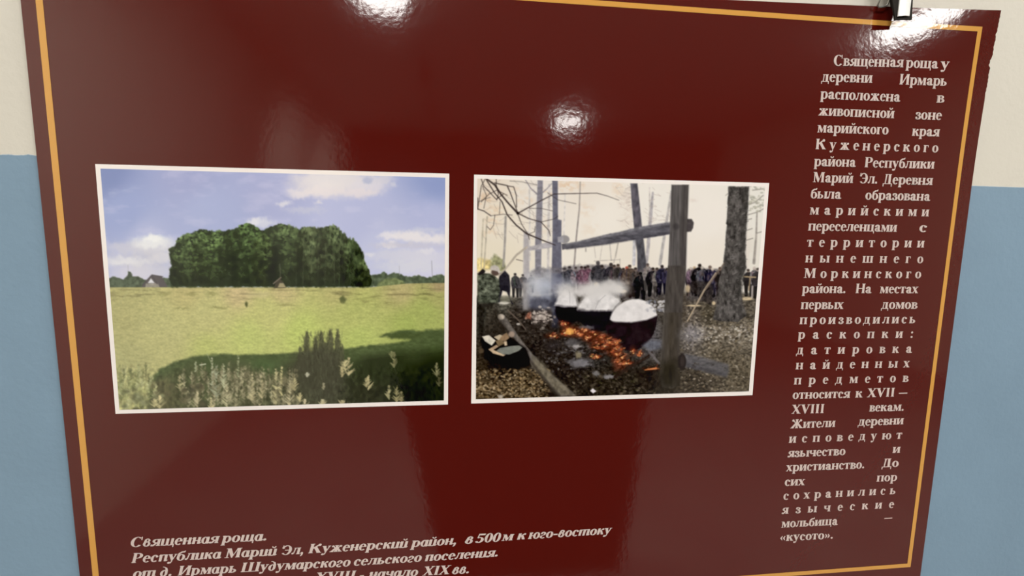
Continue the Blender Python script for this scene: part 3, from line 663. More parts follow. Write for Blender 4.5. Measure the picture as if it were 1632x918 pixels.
def paint_cauldrons(W=600, H=444):
    P = Print(W, H, [(760.9, 284.6), (1219.3, 297.4), (1193.2, 623.4), (758.4, 636)])
    rnd = random.Random(11)
    X, Y = P.X, P.Y
    A = lambda x, y: (740+x/4.832, 270+y/4.832)        # measured on enlarged quarters of the print
    B = lambda x, y: (980+x/4.83, 270+y/4.83)
    C = lambda x, y: (740+x/4.592, 450+y/4.592)
    D = lambda x, y: (980+x/4.59, 450+y/4.59)
    # bright overcast sky between the trees
    P.grad([(770, 300, (222, 206, 186), 40), (800, 350, (226, 214, 194), 40), (860, 320, (224, 216, 206), 40), (930, 300, (226, 214, 200), 40), (960, 350, (230, 222, 210), 40), (920, 400, (228, 220, 206), 40), (1050, 330, (228, 222, 212), 40), (1130, 350, (230, 222, 212), 40), (1140, 410, (228, 218, 204), 40), (1210, 330, (222, 218, 208), 40), (1205, 410, (220, 214, 202), 40), (790, 410, (224, 212, 186), 40), (1000, 410, (226, 216, 200), 40)])
    leaf = [(772, 318, 16, 13, .5), (790, 335, 16, 7, .35), (785, 352, 14, 10, .3), (838, 320, 14, 6, .4), (872, 308, 10, 9, .5), (905, 296, 20, 9, .55), (925, 293, 8, 10, .4), (780, 372, 12, 10, .3), (935, 335, 14, 12, .2), (940, 365, 14, 12, .15), (985, 300, 10, 14, .3), (1000, 320, 16, 18, .25), (1000, 350, 12, 14, .15), (865, 355, 12, 20, .2), (1105, 318, 8, 5, .2), (820, 305, 20, 8, .25), (1190, 400, 10, 40, .12)]
    for x, y, rx, ry, a in leaf:
        m = fbm(X, Y, 7, 5, int(x), 3)
        r = np.sqrt(((X-x)/rx)**2+((Y-y)/ry)**2)
        P.mix((slice(None), slice(None)), np.clip(1.35-r, 0, 1)*np.clip((m-.4)*5, 0, 1)*a, (222, 174, 124) if x < 990 else (196, 164, 148))
    P.poly([A(97, 720), A(100, 690), A(135, 675), A(175, 695), A(205, 700), A(215, 770), A(97, 790)], (222, 196, 110), 2, .9, .35, 5, seed=4, rough=3, rs=5)
    P.poly([A(200, 770), A(205, 690), A(230, 655), A(260, 670), A(300, 690), A(320, 760), A(300, 800)], (140, 142, 92), 2, .85, .4, 4, seed=5, rough=3, rs=5)
    # distant trunks
    thin = [([A(175, 365), A(165, 560), A(150, 770)], 2, (176, 164, 140)), ([A(145, 385), A(135, 600), A(128, 760)], 2, (180, 168, 140)), ([A(318, 365), A(312, 560), A(300, 745)], 3.2, (146, 140, 138)),
            ([A(892, 95), A(885, 300), A(862, 520), A(845, 745)], [1.4, 1.8, 2.2, 2.6], (134, 122, 120)), ([A(655, 120), A(648, 400), A(645, 780)], 3.6, (196, 188, 186)), ([A(775, 200), A(765, 500)], 2, (206, 200, 198)),
            ([A(500, 140), A(505, 700)], 2.4, (204, 198, 194)), ([A(935, 610), A(935, 630)], 2, (150, 140, 135)), ([A(1060, 585), A(1045, 690)], 1, (190, 178, 168)), ([A(1120, 580), A(1130, 700)], 1.2, (180, 170, 162)), ([A(1185, 565), A(1150, 720)], 1.2, (170, 160, 150)), ([A(1000, 600), A(1010, 680)], 1, (190, 178, 168)),
            ([B(290, 180), B(275, 350), B(250, 640), B(240, 720)], [3, 5, 5, 5], (164, 158, 166)), ([B(265, 140), B(268, 300), B(258, 420)], 1.6, (196, 184, 180)), ([B(432, 170), B(400, 380), B(372, 560), B(345, 730)], [3, 4, 4.4, 5], (172, 166, 166)), ([B(150, 540), B(145, 730)], 5, (188, 186, 196)),
            ([B(1092, 330), B(1085, 520), B(1068, 720)], [2, 3, 4.5], (150, 140, 132)), ([B(38, 690), B(38, 730)], .8, (160, 150, 140)), ([B(20, 570), B(5, 680)], .9, (170, 158, 150)), ([A(1000, 705), A(1195, 695)], .9, (170, 160, 150))]
    for pts, w, c in thin: P.line(pts, w, c, .9, .85, .2, 5)
    for pts in ([B(1020, 270), B(1075, 255), B(1140, 200)], [B(1020, 350), B(1090, 330), B(1150, 300)], [B(1010, 390), B(1050, 380)], [B(1010, 470), B(1055, 455)], [B(1010, 545), B(1060, 530)], [B(1090, 490), B(1130, 480)], [B(1060, 160), B(1140, 150)]):
        P.line(pts, 1.2, (120, 112, 104), .7, .8)
    for k in range(60):
        P.blob(*B(rnd.uniform(1030, 1150), rnd.choice((rnd.uniform(130, 330), rnd.uniform(200, 300)))), rnd.uniform(1, 3), rnd.uniform(.8, 2), rnd.choice([(164, 162, 138), (138, 138, 120), (190, 184, 168)]), .5, .5)
    # twigs on the left and right of the sky
    for k in range(70):
        x, y = A(rnd.uniform(100, 700), rnd.uniform(80, 520)); L = rnd.uniform(5, 18); a = rnd.uniform(-.6, 1.4)
        P.line([(x, y), (x+L*math.cos(a)*.6, y+L*math.sin(a)*.6+1), (x+L*math.cos(a), y+L*math.sin(a))], rnd.uniform(.4, .8), (150, 132, 118), .6, .5)
    for k in range(60):
        x, y = B(rnd.choice((rnd.uniform(0, 130), rnd.uniform(190, 430))), rnd.uniform(100, 430)); L = rnd.uniform(4, 14); a = rnd.uniform(-.4, .9)
        P.line([(x, y), (x+L*math.cos(a), y+L*math.sin(a))], rnd.uniform(.4, .8), (168, 146, 134), .6, .5)
    # hazy blue-grey trunks on the left
    P.line([A(560, 190), A(510, 145), A(470, 80)], [2.4, 1.6, 1.2], (140, 132, 142), .7, .9)
    P.line([A(600, 180), A(635, 150), A(672, 110)], [2.2, 1.6, 1.2], (146, 138, 148), .7, .9)
    P.poly([A(565, 82), A(604, 84), A(600, 300), A(594, 560), A(590, 830), A(545, 830), A(545, 560), A(555, 300)], (132, 129, 142), 1, 1, .14, 6, 3, seed=6)
    P.poly([A(458, 480), A(492, 480), A(500, 600), A(500, 930), A(452, 930), A(455, 600)], (170, 164, 170), 1.2, .9, .1, 6, seed=7)
    P.poly([A(490, 598), A(560, 580), A(660, 555), A(690, 560), A(690, 598), A(600, 612), A(490, 628)], (176, 170, 176), 1, 1, .15, 5, 3, seed=8)
    P.poly([A(676, 84), A(719, 86), A(720, 385), A(748, 392), A(746, 560), A(752, 930), A(668, 930), A(678, 560), A(680, 300)], (108, 107, 126), .9, 1, .14, 6, seed=9)
    # trunk leaning behind the beam
    P.poly([B(118, 108), B(172, 108), B(190, 270), B(205, 420), B(218, 540), B(240, 740), B(232, 960), B(175, 960), B(172, 640), B(150, 480), B(130, 280)], (98, 94, 106), .9, 1, .3, 5, 9, seed=10)
    P.poly([B(150, 540), B(218, 540), B(240, 740), B(234, 960), B(176, 960), B(170, 620)], (78, 78, 84), 1.4, .7, .35, 4, 8, seed=12)
    # ground
    m = np.clip((Y-np.where(X < 900, 470, 464))/6, 0, 1)
    P.grad([(775, 500, (92, 86, 74), 25), (800, 480, (112, 108, 96), 20), (830, 510, (70, 62, 56), 25), (860, 560, (64, 56, 50), 30), (800, 590, (50, 42, 36), 25), (780, 620, (110, 90, 62), 25), (830, 620, (100, 82, 56), 25), (900, 600, (60, 52, 46), 30), (960, 610, (66, 58, 48), 30), (950, 570, (70, 66, 62), 20), (1040, 610, (58, 52, 44), 20), (1040, 540, (112, 108, 112), 18), (1100, 500, (122, 110, 98), 20), (1100, 530, (134, 126, 124), 20), (1150, 540, (134, 122, 104), 25), (1190, 530, (138, 126, 108), 20), (1130, 500, (106, 96, 78), 20), (1185, 500, (110, 100, 86), 14), (1150, 570, (116, 104, 84), 20), (1180, 600, (112, 100, 80), 20), (1110, 615, (84, 74, 62), 20), (1140, 480, (110, 100, 90), 12)], m)
    tex = (fbm(X, Y, 3.2, 2.2, 31, 3)-.5)*1.2
    P.c *= ((1+m*tex*.9)*(1-.16*m))[..., None]
    def litter(n, box, cols, r, a=.8):
        for k in range(n):
            x = rnd.uniform(box[0], box[2]); y = rnd.uniform(box[1], box[3])
            s = rnd.uniform(*r); c = rnd.choice(cols); v = rnd.uniform(.75, 1.2)
            P.blob(x, y, s*1.25, s*.75, [min(255, q*v) for q in c], rnd.uniform(.4, 1)*a, .35, rnd.uniform(-.8, .8))
    litter(700, (758, 588, 875, 636), [(150, 122, 80), (128, 100, 62), (168, 142, 100), (92, 72, 46), (60, 46, 32), (182, 160, 124), (116, 90, 58)], (1., 2.2))
    litter(160, (758, 500, 830, 540), [(120, 108, 92), (84, 76, 62), (100, 90, 76), (60, 52, 44)], (.9, 2.))
    litter(700, (1084, 495, 1215, 622), [(160, 146, 124), (124, 110, 88), (98, 86, 66), (182, 170, 150), (84, 72, 56), (146, 128, 98)], (.9, 2.), .75)
    litter(120, (1090, 520, 1215, 545), [(186, 176, 164), (170, 160, 150), (196, 188, 174)], (1, 2.2), .8)
    litter(420, (900, 592, 1075, 632), [(96, 84, 68), (74, 64, 52), (56, 48, 40), (116, 102, 82), (44, 38, 32), (78, 74, 50)], (1., 2.4), .75)
    litter(200, (845, 520, 910, 600), [(84, 74, 66), (62, 54, 48), (104, 94, 84), (46, 38, 34)], (1., 2.), .7)
    # crowd in the distance
    def figure(x, y, h, col, head=(150, 120, 104), w=None, hat=None):
        x += rnd.uniform(-1.2, 1.2); y += rnd.uniform(-2.5, 2.5); h *= rnd.uniform(.9, 1.06); ln = rnd.uniform(-1.2, 1.2)
        w = w or h*rnd.uniform(.15, .23); k = rnd.uniform(.62, .95); cc = [q*k for q in col]
        dk = [q*.62 for q in cc]
        for s in (-1, 1): P.line([(x+s*w*.45+ln*.4, y+h*.5), (x+s*w*.5, y+h*.97)], [w*.9, w*.55], dk, .6, .9)
        P.poly([(x-w*.3+ln, y+h*.12), (x+w*.35+ln, y+h*.12), (x+w*.95+ln, y+h*.2), (x+w*1.15, y+h*.42), (x+w*.85, y+h*.62), (x-w*.9, y+h*.62), (x-w*1.2, y+h*.42), (x-w*.9+ln, y+h*.2)], cc, .6, .95, .45, 2.6, seed=int(x*3))
        P.line([(x+rnd.choice((-1, 1))*w*.5, y+h*.2), (x+rnd.uniform(-.6, .6)*w, y+h*.5)], rnd.uniform(.8, 1.8), [min(255, q*rnd.uniform(.6, 1.5)) for q in cc], .6, .7)
        P.blob(x+ln, y+h*.07, h*.045+.35, h*.055+.4, [q*.86 for q in head], .95, .35)
        P.blob(x+ln-.3, y+h*.045, h*.045+.4, h*.03+.4, hat or [q*.45 for q in head], .85, .4)
    P.poly([A(500, 960), A(500, 790), A(560, 760), A(700, 760), A(800, 745), A(960, 735), A(1200, 740), A(1200, 960)], (112, 106, 112), 2, .75, .4, 4, seed=15, rough=2.5)
    P.poly([(985, 476), (985, 432), (1010, 428), (1065, 428), (1066, 476)], (96, 90, 92), 2, .75, .5, 4, seed=16, rough=2.5)
    P.poly([(1093, 478), (1094, 430), (1120, 426), (1156, 430), (1154, 480)], (86, 80, 82), 2, .75, .5, 4, seed=17, rough=2.5)
    for x, y, h, c, hd, hat in [(822, 434, 40, (92, 90, 96), (120, 110, 108), None), (832, 438, 34, (120, 116, 124), (140, 130, 128), None), (846, 440, 30, (118, 120, 132), (150, 140, 140), None), (900, 426, 50, (120, 116, 128), (150, 140, 140), None), (908, 424, 46, (100, 98, 110), (130, 120, 120), None), (918, 424, 46, (140, 124, 134), (150, 135, 132), None), (926, 424, 48, (134, 92, 112), (140, 110, 108), None), (937, 422, 46, (126, 78, 102), (140, 115, 112), None), (932, 425, 44, (128, 84, 104), (120, 95, 95), None), (947, 424, 44, (140, 132, 140), (170, 150, 140), None),
                            (953, 416, 56, (82, 80, 88), (92, 86, 90), (92, 86, 90)), (961, 422, 50, (88, 86, 94), (120, 105, 100), None), (972, 420, 52, (60, 58, 66), (96, 84, 80), (70, 64, 66)), (980, 424, 46, (100, 92, 92), (150, 125, 112), None), (987, 422, 50, (96, 88, 86), (158, 130, 110), None), (992, 424, 46, (64, 64, 78), (150, 120, 104), None), (999, 422, 50, (104, 78, 74), (196, 84, 62), (202, 82, 58)), (1005, 424, 52, (150, 124, 106), (168, 140, 118), None), (1012, 424, 44, (120, 104, 98), (140, 118, 108), None), (1021, 432, 46, (58, 58, 62), (64, 60, 62), None), (1032, 420, 46, (150, 140, 136), (150, 124, 110), (86, 76, 76)), (1040, 426, 48, (58, 56, 62), (120, 100, 92), None), (1047, 424, 46, (160, 148, 142), (150, 126, 112), None), (1056, 422, 50, (70, 66, 92), (88, 74, 74), (62, 54, 56)), (1062, 428, 44, (66, 62, 90), (120, 100, 95), None),
                            (1098, 426, 44, (58, 54, 58), (150, 126, 112), None), (1101, 424, 40, (178, 138, 168), (190, 160, 150), (200, 184, 170)), (1107, 424, 44, (124, 110, 120), (196, 160, 120), (206, 176, 134)), (1114, 418, 50, (50, 46, 50), (80, 66, 62), (60, 52, 50)), (1121, 424, 46, (116, 120, 134), (180, 164, 150), (190, 180, 168)), (1118, 434, 40, (104, 108, 122), (160, 140, 128), None), (1131, 424, 48, (48, 48, 76), (150, 126, 112), (120, 100, 90)), (1137, 425, 46, (60, 56, 90), (206, 188, 170), (212, 200, 184)), (1146, 426, 46, (64, 50, 48), (150, 110, 96), None), (1152, 430, 44, (50, 44, 42), (140, 116, 104), None),
                            (1192, 428, 44, (52, 48, 52), (150, 130, 120), None), (1201, 425, 44, (150, 142, 148), (190, 170, 160), (206, 190, 180)), (1208, 428, 46, (66, 60, 64), (170, 150, 140), None)]:
        figure(x, y, h, c, hd, None, hat)
    for k in range(260):
        x = rnd.choice((rnd.uniform(896, 1064), rnd.uniform(1094, 1155))); y = rnd.uniform(430, 472)
        P.blob(x, y, rnd.uniform(.7, 2), rnd.uniform(1.5, 4), rnd.choice([(60, 58, 68), (96, 90, 96), (150, 140, 140), (48, 44, 50), (120, 100, 98), (86, 76, 98)]), .4, .5)
    for x, y, rx, ry in [(942, 462, 5, 5), (985, 460, 6, 5), (992, 464, 6, 3), (1096, 460, 4, 6), (1190, 476, 9, 2.5), (1137, 483, 3, 3), (1105, 487, 12, 1.3), (950, 455, 4, 5)]:
        P.blob(x, y, rx, ry, (224, 196, 146), .85, .4)
    P.poly([D(545, 60), D(600, 90), D(640, 130), D(705, 175), D(720, 60), D(700, -10), D(560, -10)], (62, 56, 54), 1.2, .8, .5, 4, seed=18)
    P.line([B(985, 825), B(1080, 830)], 2.2, (190, 160, 112), .6, .9)
    P.line([B(1040, 830), B(1030, 930)], 2.6, (150, 126, 92), .6, .8)
    P.line([D(1005, 30), D(1000, 110)], 3, (186, 172, 166), .7, .8)
    # big trunk on the right
    P.poly([B(872, 130), B(1030, 132), B(1022, 300), B(1008, 480), B(1000, 640), B(1008, 760), D(920, -20), D(930, 140), D(965, 240), D(900, 290), D(780, 285), D(715, 270), D(745, 150), D(755, 0), B(832, 720), B(850, 560), B(862, 330)], (84, 80, 78), .9, 1, .55, 4.5, 7, seed=19, rough=1.2)
    P.poly([B(985, 132), B(1030, 132), B(1022, 300), B(1008, 480), B(1000, 640), B(1008, 760), D(925, 100), D(880, 100), B(960, 640), B(975, 400)], (64, 62, 60), 2.5, .6, .3, 4, seed=20)
    for k in range(150):
        x, y = B(rnd.uniform(850, 1010), rnd.uniform(150, 1050)); 
        P.line([(x, y), (x+rnd.uniform(1, 5), y-rnd.uniform(-1, 3))], rnd.uniform(.6, 1.6), rnd.choice([(128, 122, 120), (52, 48, 46), (148, 142, 140), (60, 56, 54), (108, 100, 94)]), .6, .5)
    # main beam
    P.poly([A(748, 575), A(860, 558), A(1000, 525), A(1140, 492), A(1215, 478), B(120, 458), B(300, 425), B(435, 405), B(435, 498), B(240, 528), B(0, 562), A(1130, 570), A(900, 600), A(752, 618)], (96, 94, 104), .8, 1, .3, 12, 4, seed=21, rough=.8)
    P.line([A(780, 578), A(1000, 532), A(1200, 490), B(150, 460), B(420, 412)], [2.4, 4, 5, 4, 4], (140, 138, 146), 1.4, .55, .3)
    P.line([A(790, 610), A(1100, 572), B(100, 545), B(430, 488)], 3, (72, 70, 80), 1.4, .6, .3)
    P.blob(*A(770, 538), 8, 6.5, (150, 146, 148), 1, .15)
    P.poly([A(718, 520), A(760, 514), A(765, 560), A(720, 562)], (160, 158, 168), 1, .9, .1)
    # post carrying the beam on the right
    P.poly([B(548, 380), B(590, 382), B(606, 410), B(600, 450), B(585, 478), B(545, 482)], (80, 74, 76), .8, 1, .2)
    P.poly([B(434, 118), B(566, 118), B(560, 300), B(552, 480), B(545, 740), D(515, 0), D(500, 60), D(480, 340), D(462, 560), D(445, 760), D(420, 778), D(345, 768), D(325, 690), D(345, 380), D(365, 100), D(372, 0), B(408, 740), B(420, 480), B(428, 250)], (98, 93, 92), .8, 1, .22, 4, 30, seed=22)
    P.poly([B(520, 118), B(566, 118), B(560, 300), B(552, 480), B(545, 740), D(515, 0), D(480, 340), D(462, 560), D(445, 760), D(400, 700), D(440, 300), D(460, 0), B(500, 600)], (78, 72, 70), 2.5, .6, .2, 4, 20, seed=23)
    P.poly([D(500, 60), D(480, 340), D(462, 560), D(445, 760), D(420, 778), D(345, 768), D(325, 690), D(345, 380), D(365, 130)], (66, 58, 46), 14, .75, .3, 4, 16, seed=24)
    P.poly([D(462, 560), D(445, 760), D(420, 778), D(345, 768), D(325, 690), D(335, 590)], (46, 42, 32), 8, .8, .3, 4, 10, seed=25)
    for x0, a in ((462, .35), (490, .3), (535, .35), (448, .25)):
        P.line([B(x0, 125), B(x0-8, 400), B(x0-18, 740)], .9, (66, 62, 64), .6, a+.15)
    P.blob(*B(470, 440), 5, 5, (64, 60, 62), .55, .5)
    # lower part of the far post, smoke
    P.poly([A(676, 800), A(752, 800), C(705, 60), C(690, 270), C(645, 325), C(640, 120), C(640, 0)], (78, 80, 104), 2, .85, .2, 5, seed=26)
    P.poly([C(640, 100), C(700, 90), C(700, 270), C(680, 330), C(642, 330)], (58, 58, 72), 4, .85, .2, 5)
    P.poly([C(425, 0), C(485, 0), C(485, 200), C(430, 205)], (148, 142, 140), 2, .9, .12, 5)
    P.poly([C(470, 95), C(640, 95), C(640, 205), C(520, 215), C(470, 190)], (76, 78, 96), 4, .9, .25, 6, seed=28)
    for x, y, rx, ry, c, a in [(545, 30, 60, 40, (190, 196, 210), .8), (520, 80, 50, 36, (184, 188, 200), .7), (600, 50, 50, 60, (166, 176, 198), .6), (580, 0, 70, 40, (176, 184, 204), .6), (500, -20, 50, 50, (196, 198, 208), .6), (720, 50, 40, 30, (150, 160, 186), .45), (610, 100, 40, 30, (140, 148, 172), .5), (700, 10, 60, 40, (120, 126, 156), .35), (560, 160, 60, 30, (120, 122, 140), .35)]:
        P.blob(*C(x, y), rx/4.59, ry/4.59, c, a, .8, 0, 5, 8, int(x))
    for x, y, rx, ry, a in [(640, -40, 60, 40, .4), (740, 0, 70, 36, .35), (470, 60, 40, 60, .3), (560, -60, 70, 40, .3), (800, 20, 60, 24, .3), (440, 150, 40, 40, .25), (620, 190, 60, 20, .3), (690, 120, 30, 60, .25)]:
        P.blob(*C(x, y), rx/4.59, ry/4.59, (178, 184, 202), a, .9, 0, 6, 9, int(x))
    # man in camouflage and man behind him
    P.poly([A(275, 800), A(310, 775), A(345, 815), A(355, 900), A(350, 990), C(360, 160), C(345, 155), C(310, 70), C(280, 60), C(255, 150), C(235, 140), C(250, 0), A(262, 850)], (52, 50, 58), .9, 1, .3, 4)
    P.poly([A(98, 815), A(130, 800), A(190, 800), A(230, 815), A(268, 850), A(272, 918), C(262, 60), C(245, 150), C(160, 170), C(150, 380), C(95, 380), C(95, 0)], (88, 94, 78), 1, 1, .7, 4.5, 4, seed=29)
    P.poly([C(95, 150), C(240, 150), C(160, 185), C(150, 420), C(95, 420)], (48, 44, 40), 3, .9, .5, 4)
    P.blob(*A(240, 792), 7, 5.5, (98, 78, 70), 1, .25)
    P.poly([A(195, 772), A(205, 745), A(235, 735), A(262, 748), A(278, 790), A(268, 805), A(255, 785)], (188, 178, 170), .7, 1, .1)
    P.poly([A(98, 805), A(140, 765), A(162, 780), A(155, 800), A(110, 815)], (44, 40, 42), .8, .95)
    P.blob(*C(290, 150), 8, 2.4, (210, 204, 190), .9, .4)
    P.blob(*C(300, 120), 9, 5, (128, 126, 104), .6, .5)
    P.line([A(265, 820), A(330, 750), A(400, 660), A(480, 600)], [2, 3, 3.2, 3.4], (178, 164, 146), .7, .95, .15)
    # branches crossing the sky, upper left
    dk = (64, 52, 50)
    for pts, w in [([A(170, 72), A(235, 120), A(280, 190), A(340, 262), A(412, 338)], [2.2, 3.0, 2.6, 2.4, 3.4]), ([A(412, 338), A(500, 290), A(600, 235), A(690, 190), A(800, 187), A(1020, 183), A(1100, 205), A(1190, 238)], [2, 1.6, 1.5, 1.3, 1.2, 1, .8, .6]),
                   ([A(235, 105), A(330, 125), A(350, 170), A(380, 250), A(412, 338)], [1.6, 1.6, 1.5, 1.3, 1.3]), ([A(335, 128), A(380, 135), A(400, 200), A(402, 290)], 1.2), ([A(170, 80), A(232, 180), A(290, 250), A(330, 350), A(400, 430), A(480, 495), A(600, 545), A(700, 583)], [1.8, 1.6, 1.8, 2, 2.2, 2.4, 1.9, 1.3]),
                   ([A(412, 338), A(500, 380), A(590, 405), A(650, 470), A(662, 512)], [1.6, 1.4, 1.2, 1, .8]), ([A(590, 405), A(690, 382), A(720, 360)], .8), ([A(412, 345), A(440, 420), A(490, 500), A(500, 540)], [1.2, 1, 1, .8]), ([A(130, 74), A(150, 130), A(180, 160), A(245, 230), A(300, 190)], 1.2), ([A(160, 74), A(130, 130), A(120, 200), A(104, 300)], 1), ([A(103, 305), A(150, 320), A(204, 357)], 1.4), ([A(103, 220), A(102, 305)], 1.4), ([A(245, 74), A(246, 120), A(262, 190), A(250, 235)], 1.1), ([A(130, 250), A(190, 190), A(250, 160), A(330, 200)], .9), ([A(150, 300), A(170, 200), A(140, 130)], .8), ([A(204, 357), A(300, 345), A(370, 352)], .7), ([A(235, 352), A(225, 430), A(200, 465), A(175, 440)], .8), ([A(110, 250), A(150, 230), A(200, 215)], .7), ([A(275, 250), A(270, 345)], .7), ([A(490, 500), A(540, 480), A(545, 440)], .7), ([A(400, 693), A(450, 705)], .9), ([A(500, 300), A(590, 300), A(680, 320)], .6), ([A(640, 180), A(720, 235), A(860, 265)], .6), ([A(350, 90), A(440, 95), A(560, 120)], .5)]:
        P.line(pts, w, dk, .55, .9)
    P.blob(*A(412, 338), 2.4, 2.2, (46, 38, 38), .9, .4)
    # logs and embers
    P.poly([C(470, 195), C(640, 190), C(645, 300), C(500, 310)], (70, 62, 58), 3, .7, .5, 4)
    for k in range(110):
        x, y = C(rnd.gauss(560, 40), rnd.gauss(255, 26))
        P.blob(x, y, rnd.uniform(1, 2.8), rnd.uniform(.8, 2.2), rnd.choice([(206, 190, 176), (176, 160, 150), (216, 202, 188), (150, 134, 126), (120, 106, 100)]), .65, .45)
    for k in range(20):
        x, y = C(rnd.gauss(468, 16), rnd.gauss(245, 16)); P.blob(x, y, 1.4, 1.8, rnd.choice([(196, 110, 76), (160, 90, 70), (206, 150, 120)]), .6, .5)
    for k in range(40):
        x, y = C(rnd.uniform(420, 640), rnd.uniform(290, 420)); a = rnd.uniform(-.6, 1); L = rnd.uniform(4, 12)
        P.line([(x, y), (x+L*math.cos(a), y+L*math.sin(a))], rnd.uniform(1, 2.4), rnd.choice([(50, 42, 40), (84, 76, 70), (64, 54, 48)]), .7, .6)
    P.line([C(320, 205), C(390, 270), C(450, 345)], [2.4, 2, 1.6], (112, 96, 84), .6, .9)
    P.blob(*C(395, 305), 3, 1.8, (196, 186, 176), .9, .4)
    # cauldrons with steam
    pot = (38, 32, 38)
    arc = lambda x0, y0, x1, y1, dep, n=14: [(x0+(x1-x0)*k/n, y0+(y1-y0)*k/n+dep*math.sin(math.pi*k/n)**.6) for k in range(n+1)]
    P.poly([C(830, 190)]+[C(*p) for p in arc(832, 250, 668, 230, 72)]+[C(664, 165), C(740, 168)], pot, 1, 1, .2, 5)
    P.poly([C(1095, 200)]+[C(*p) for p in arc(1095, 290, 835, 255, 86)]+[C(828, 190)], (40, 35, 42), 1, 1, .2, 5)
    P.poly([C(660, 200), C(860, 200), C(860, 290), C(700, 275)], pot, 2, .9)
    P.poly([C(1064, 272), D(-10, 285), D(120, 293), D(230, 277), D(312, 240)]+[D(*p) for p in arc(300, 320, -72, 330, 176, 18)], (48, 38, 42), .8, 1, .22, 6, seed=33)
    P.blob(*D(180, 380), 16, 12, (66, 52, 54), .4, .7)
    P.poly([C(664, 168)]+[C(*p) for p in arc(668, 150, 836, 168, -96)]+[C(836, 176), C(740, 178)], (214, 210, 211), 2.2, 1, .12, 8, seed=35, rough=2)
    P.poly([C(828, 197)]+[C(*p) for p in arc(836, 165, 1150, 150, -92)]+[C(1085, 206), C(960, 207), C(880, 207)], (211, 207, 207), 2.6, 1, .12, 8, seed=36, rough=2.6)
    for x, y, rx, ry in [(850, 75, 8, 6), (900, 62, 12, 7), (960, 72, 14, 7), (1020, 58, 14, 8), (1090, 45, 14, 9), (1140, 60, 12, 9), (700, 78, 8, 6), (745, 58, 10, 6), (800, 72, 9, 6)]:
        P.blob(*C(x, y), rx, ry, (212, 208, 207), .75, .9, 0, 4, 6, int(x))
    P.poly([D(-38, 272)]+[D(*p) for p in arc(-36, 262, 308, 236, -128, 20)]+[D(305, 245), D(230, 274), D(120, 292), D(-10, 287)], (219, 214, 214), 1.1, 1, .07, 10, seed=37, rough=1)
    for x, y, rx, ry, a in [(985, 40, 22, 10, .7), (1050, 20, 24, 10, .6), (880, 40, 20, 12, .6), (1100, 30, 20, 12, .6), (940, 70, 20, 10, .8), (730, 40, 14, 10, .5)]:
        P.blob(*C(x, y), rx, ry*.8, (206, 202, 200), a, .8, 0, 6, 7, int(x))
    P.line([C(770, 70), C(772, 150)], .8, (150, 146, 150), .5, .7); P.line([C(955, 200), C(980, 140), C(1030, 95)], .8, (150, 146, 150), .5, .8); P.line([C(1075, 235), C(1100, 180), C(1140, 140), D(60, 125), D(130, 112)], .8, (120, 114, 118), .5, .8)
    P.line([C(665, 170), C(760, 178), C(832, 172)], 1.1, (150, 146, 152), .6, .9)
    P.line([D(-10, 287), D(120, 293), D(230, 275), D(308, 242)], 1.2, (120, 112, 116), .6, .8)
    for k in range(40):
        P.blob(*D(rnd.uniform(230, 370), rnd.uniform(130, 215)), rnd.uniform(1.5, 3), rnd.uniform(1.2, 2.4), rnd.choice([(200, 198, 204), (176, 174, 182), (210, 206, 208), (120, 124, 140)]), .7, .4)
    P.poly([D(200, 460), D(260, 420), D(340, 425), D(335, 480), D(260, 500)], (108, 112, 128), 3, .8, .3, 4)
    P.poly([B(408, 740), B(545, 740), D(500, 60), D(490, 220), D(358, 220), D(368, 60)], (82, 76, 72), .8, 1, .22, 4, 20, seed=22)
    # ash and fire
    for k in range(260):
        x, y = C(rnd.gauss(790, 110), rnd.gauss(520, 70))
        P.blob(x, y, rnd.uniform(1, 3), rnd.uniform(.8, 2), rnd.choice([(96, 92, 94), (70, 64, 64), (126, 122, 126), (54, 48, 48), (84, 76, 72), (44, 38, 38)]), .6, .45)
    for x, y, rx, ry, c, a in [(850, 590, 16, 7, (146, 144, 154), .7), (1060, 690, 10, 2.5, (150, 146, 152), .8), (965, 665, 5, 4, (134, 130, 132), .8), (790, 440, 12, 6, (116, 112, 116), .6), (820, 465, 8, 2.4, (176, 170, 170), .8), (835, 530, 5, 5, (150, 136, 104), .8), (650, 460, 14, 8, (60, 54, 54), .6), (890, 330, 12, 3, (140, 134, 140), .6)]:
        P.blob(*C(x, y), rx, ry, c, a, .5, 0, 3, 4, int(x))
    P.poly([C(700, 285), C(760, 305), C(900, 350), C(1010, 380), C(1090, 420), C(1148, 480), D(40, 480), D(60, 560), D(80, 640), D(0, 640), C(1080, 540), C(960, 480), C(850, 400), C(740, 380)], (112, 52, 34), 5, .75, .7, 4, seed=41)
    fire = [(735, 305, 6, 4), (770, 360, 10, 6), (740, 370, 6, 4), (810, 355, 6, 4), (850, 380, 8, 4), (880, 350, 6, 3), (950, 375, 9, 4), (1000, 400, 9, 5), (1040, 420, 9, 6), (960, 470, 8, 4), (990, 450, 7, 4), (1060, 440, 7, 5), (1110, 520, 8, 4), (1130, 570, 8, 3), (650, 390, 9, 4), (935, 540, 4, 3), (970, 545, 6, 3), (900, 410, 6, 3), (1130, 490, 6, 4), (1030, 460, 7, 4)]
    fire = [C(x, y)+(a, b) for x, y, a, b in fire]+[D(x, y)+(a, b) for x, y, a, b in [(10, 480, 7, 5), (60, 540, 8, 4), (130, 500, 4, 6), (180, 520, 5, 4), (30, 580, 8, 3), (90, 590, 8, 4), (265, 632, 9, 2.6), (10, 440, 5, 5)]]
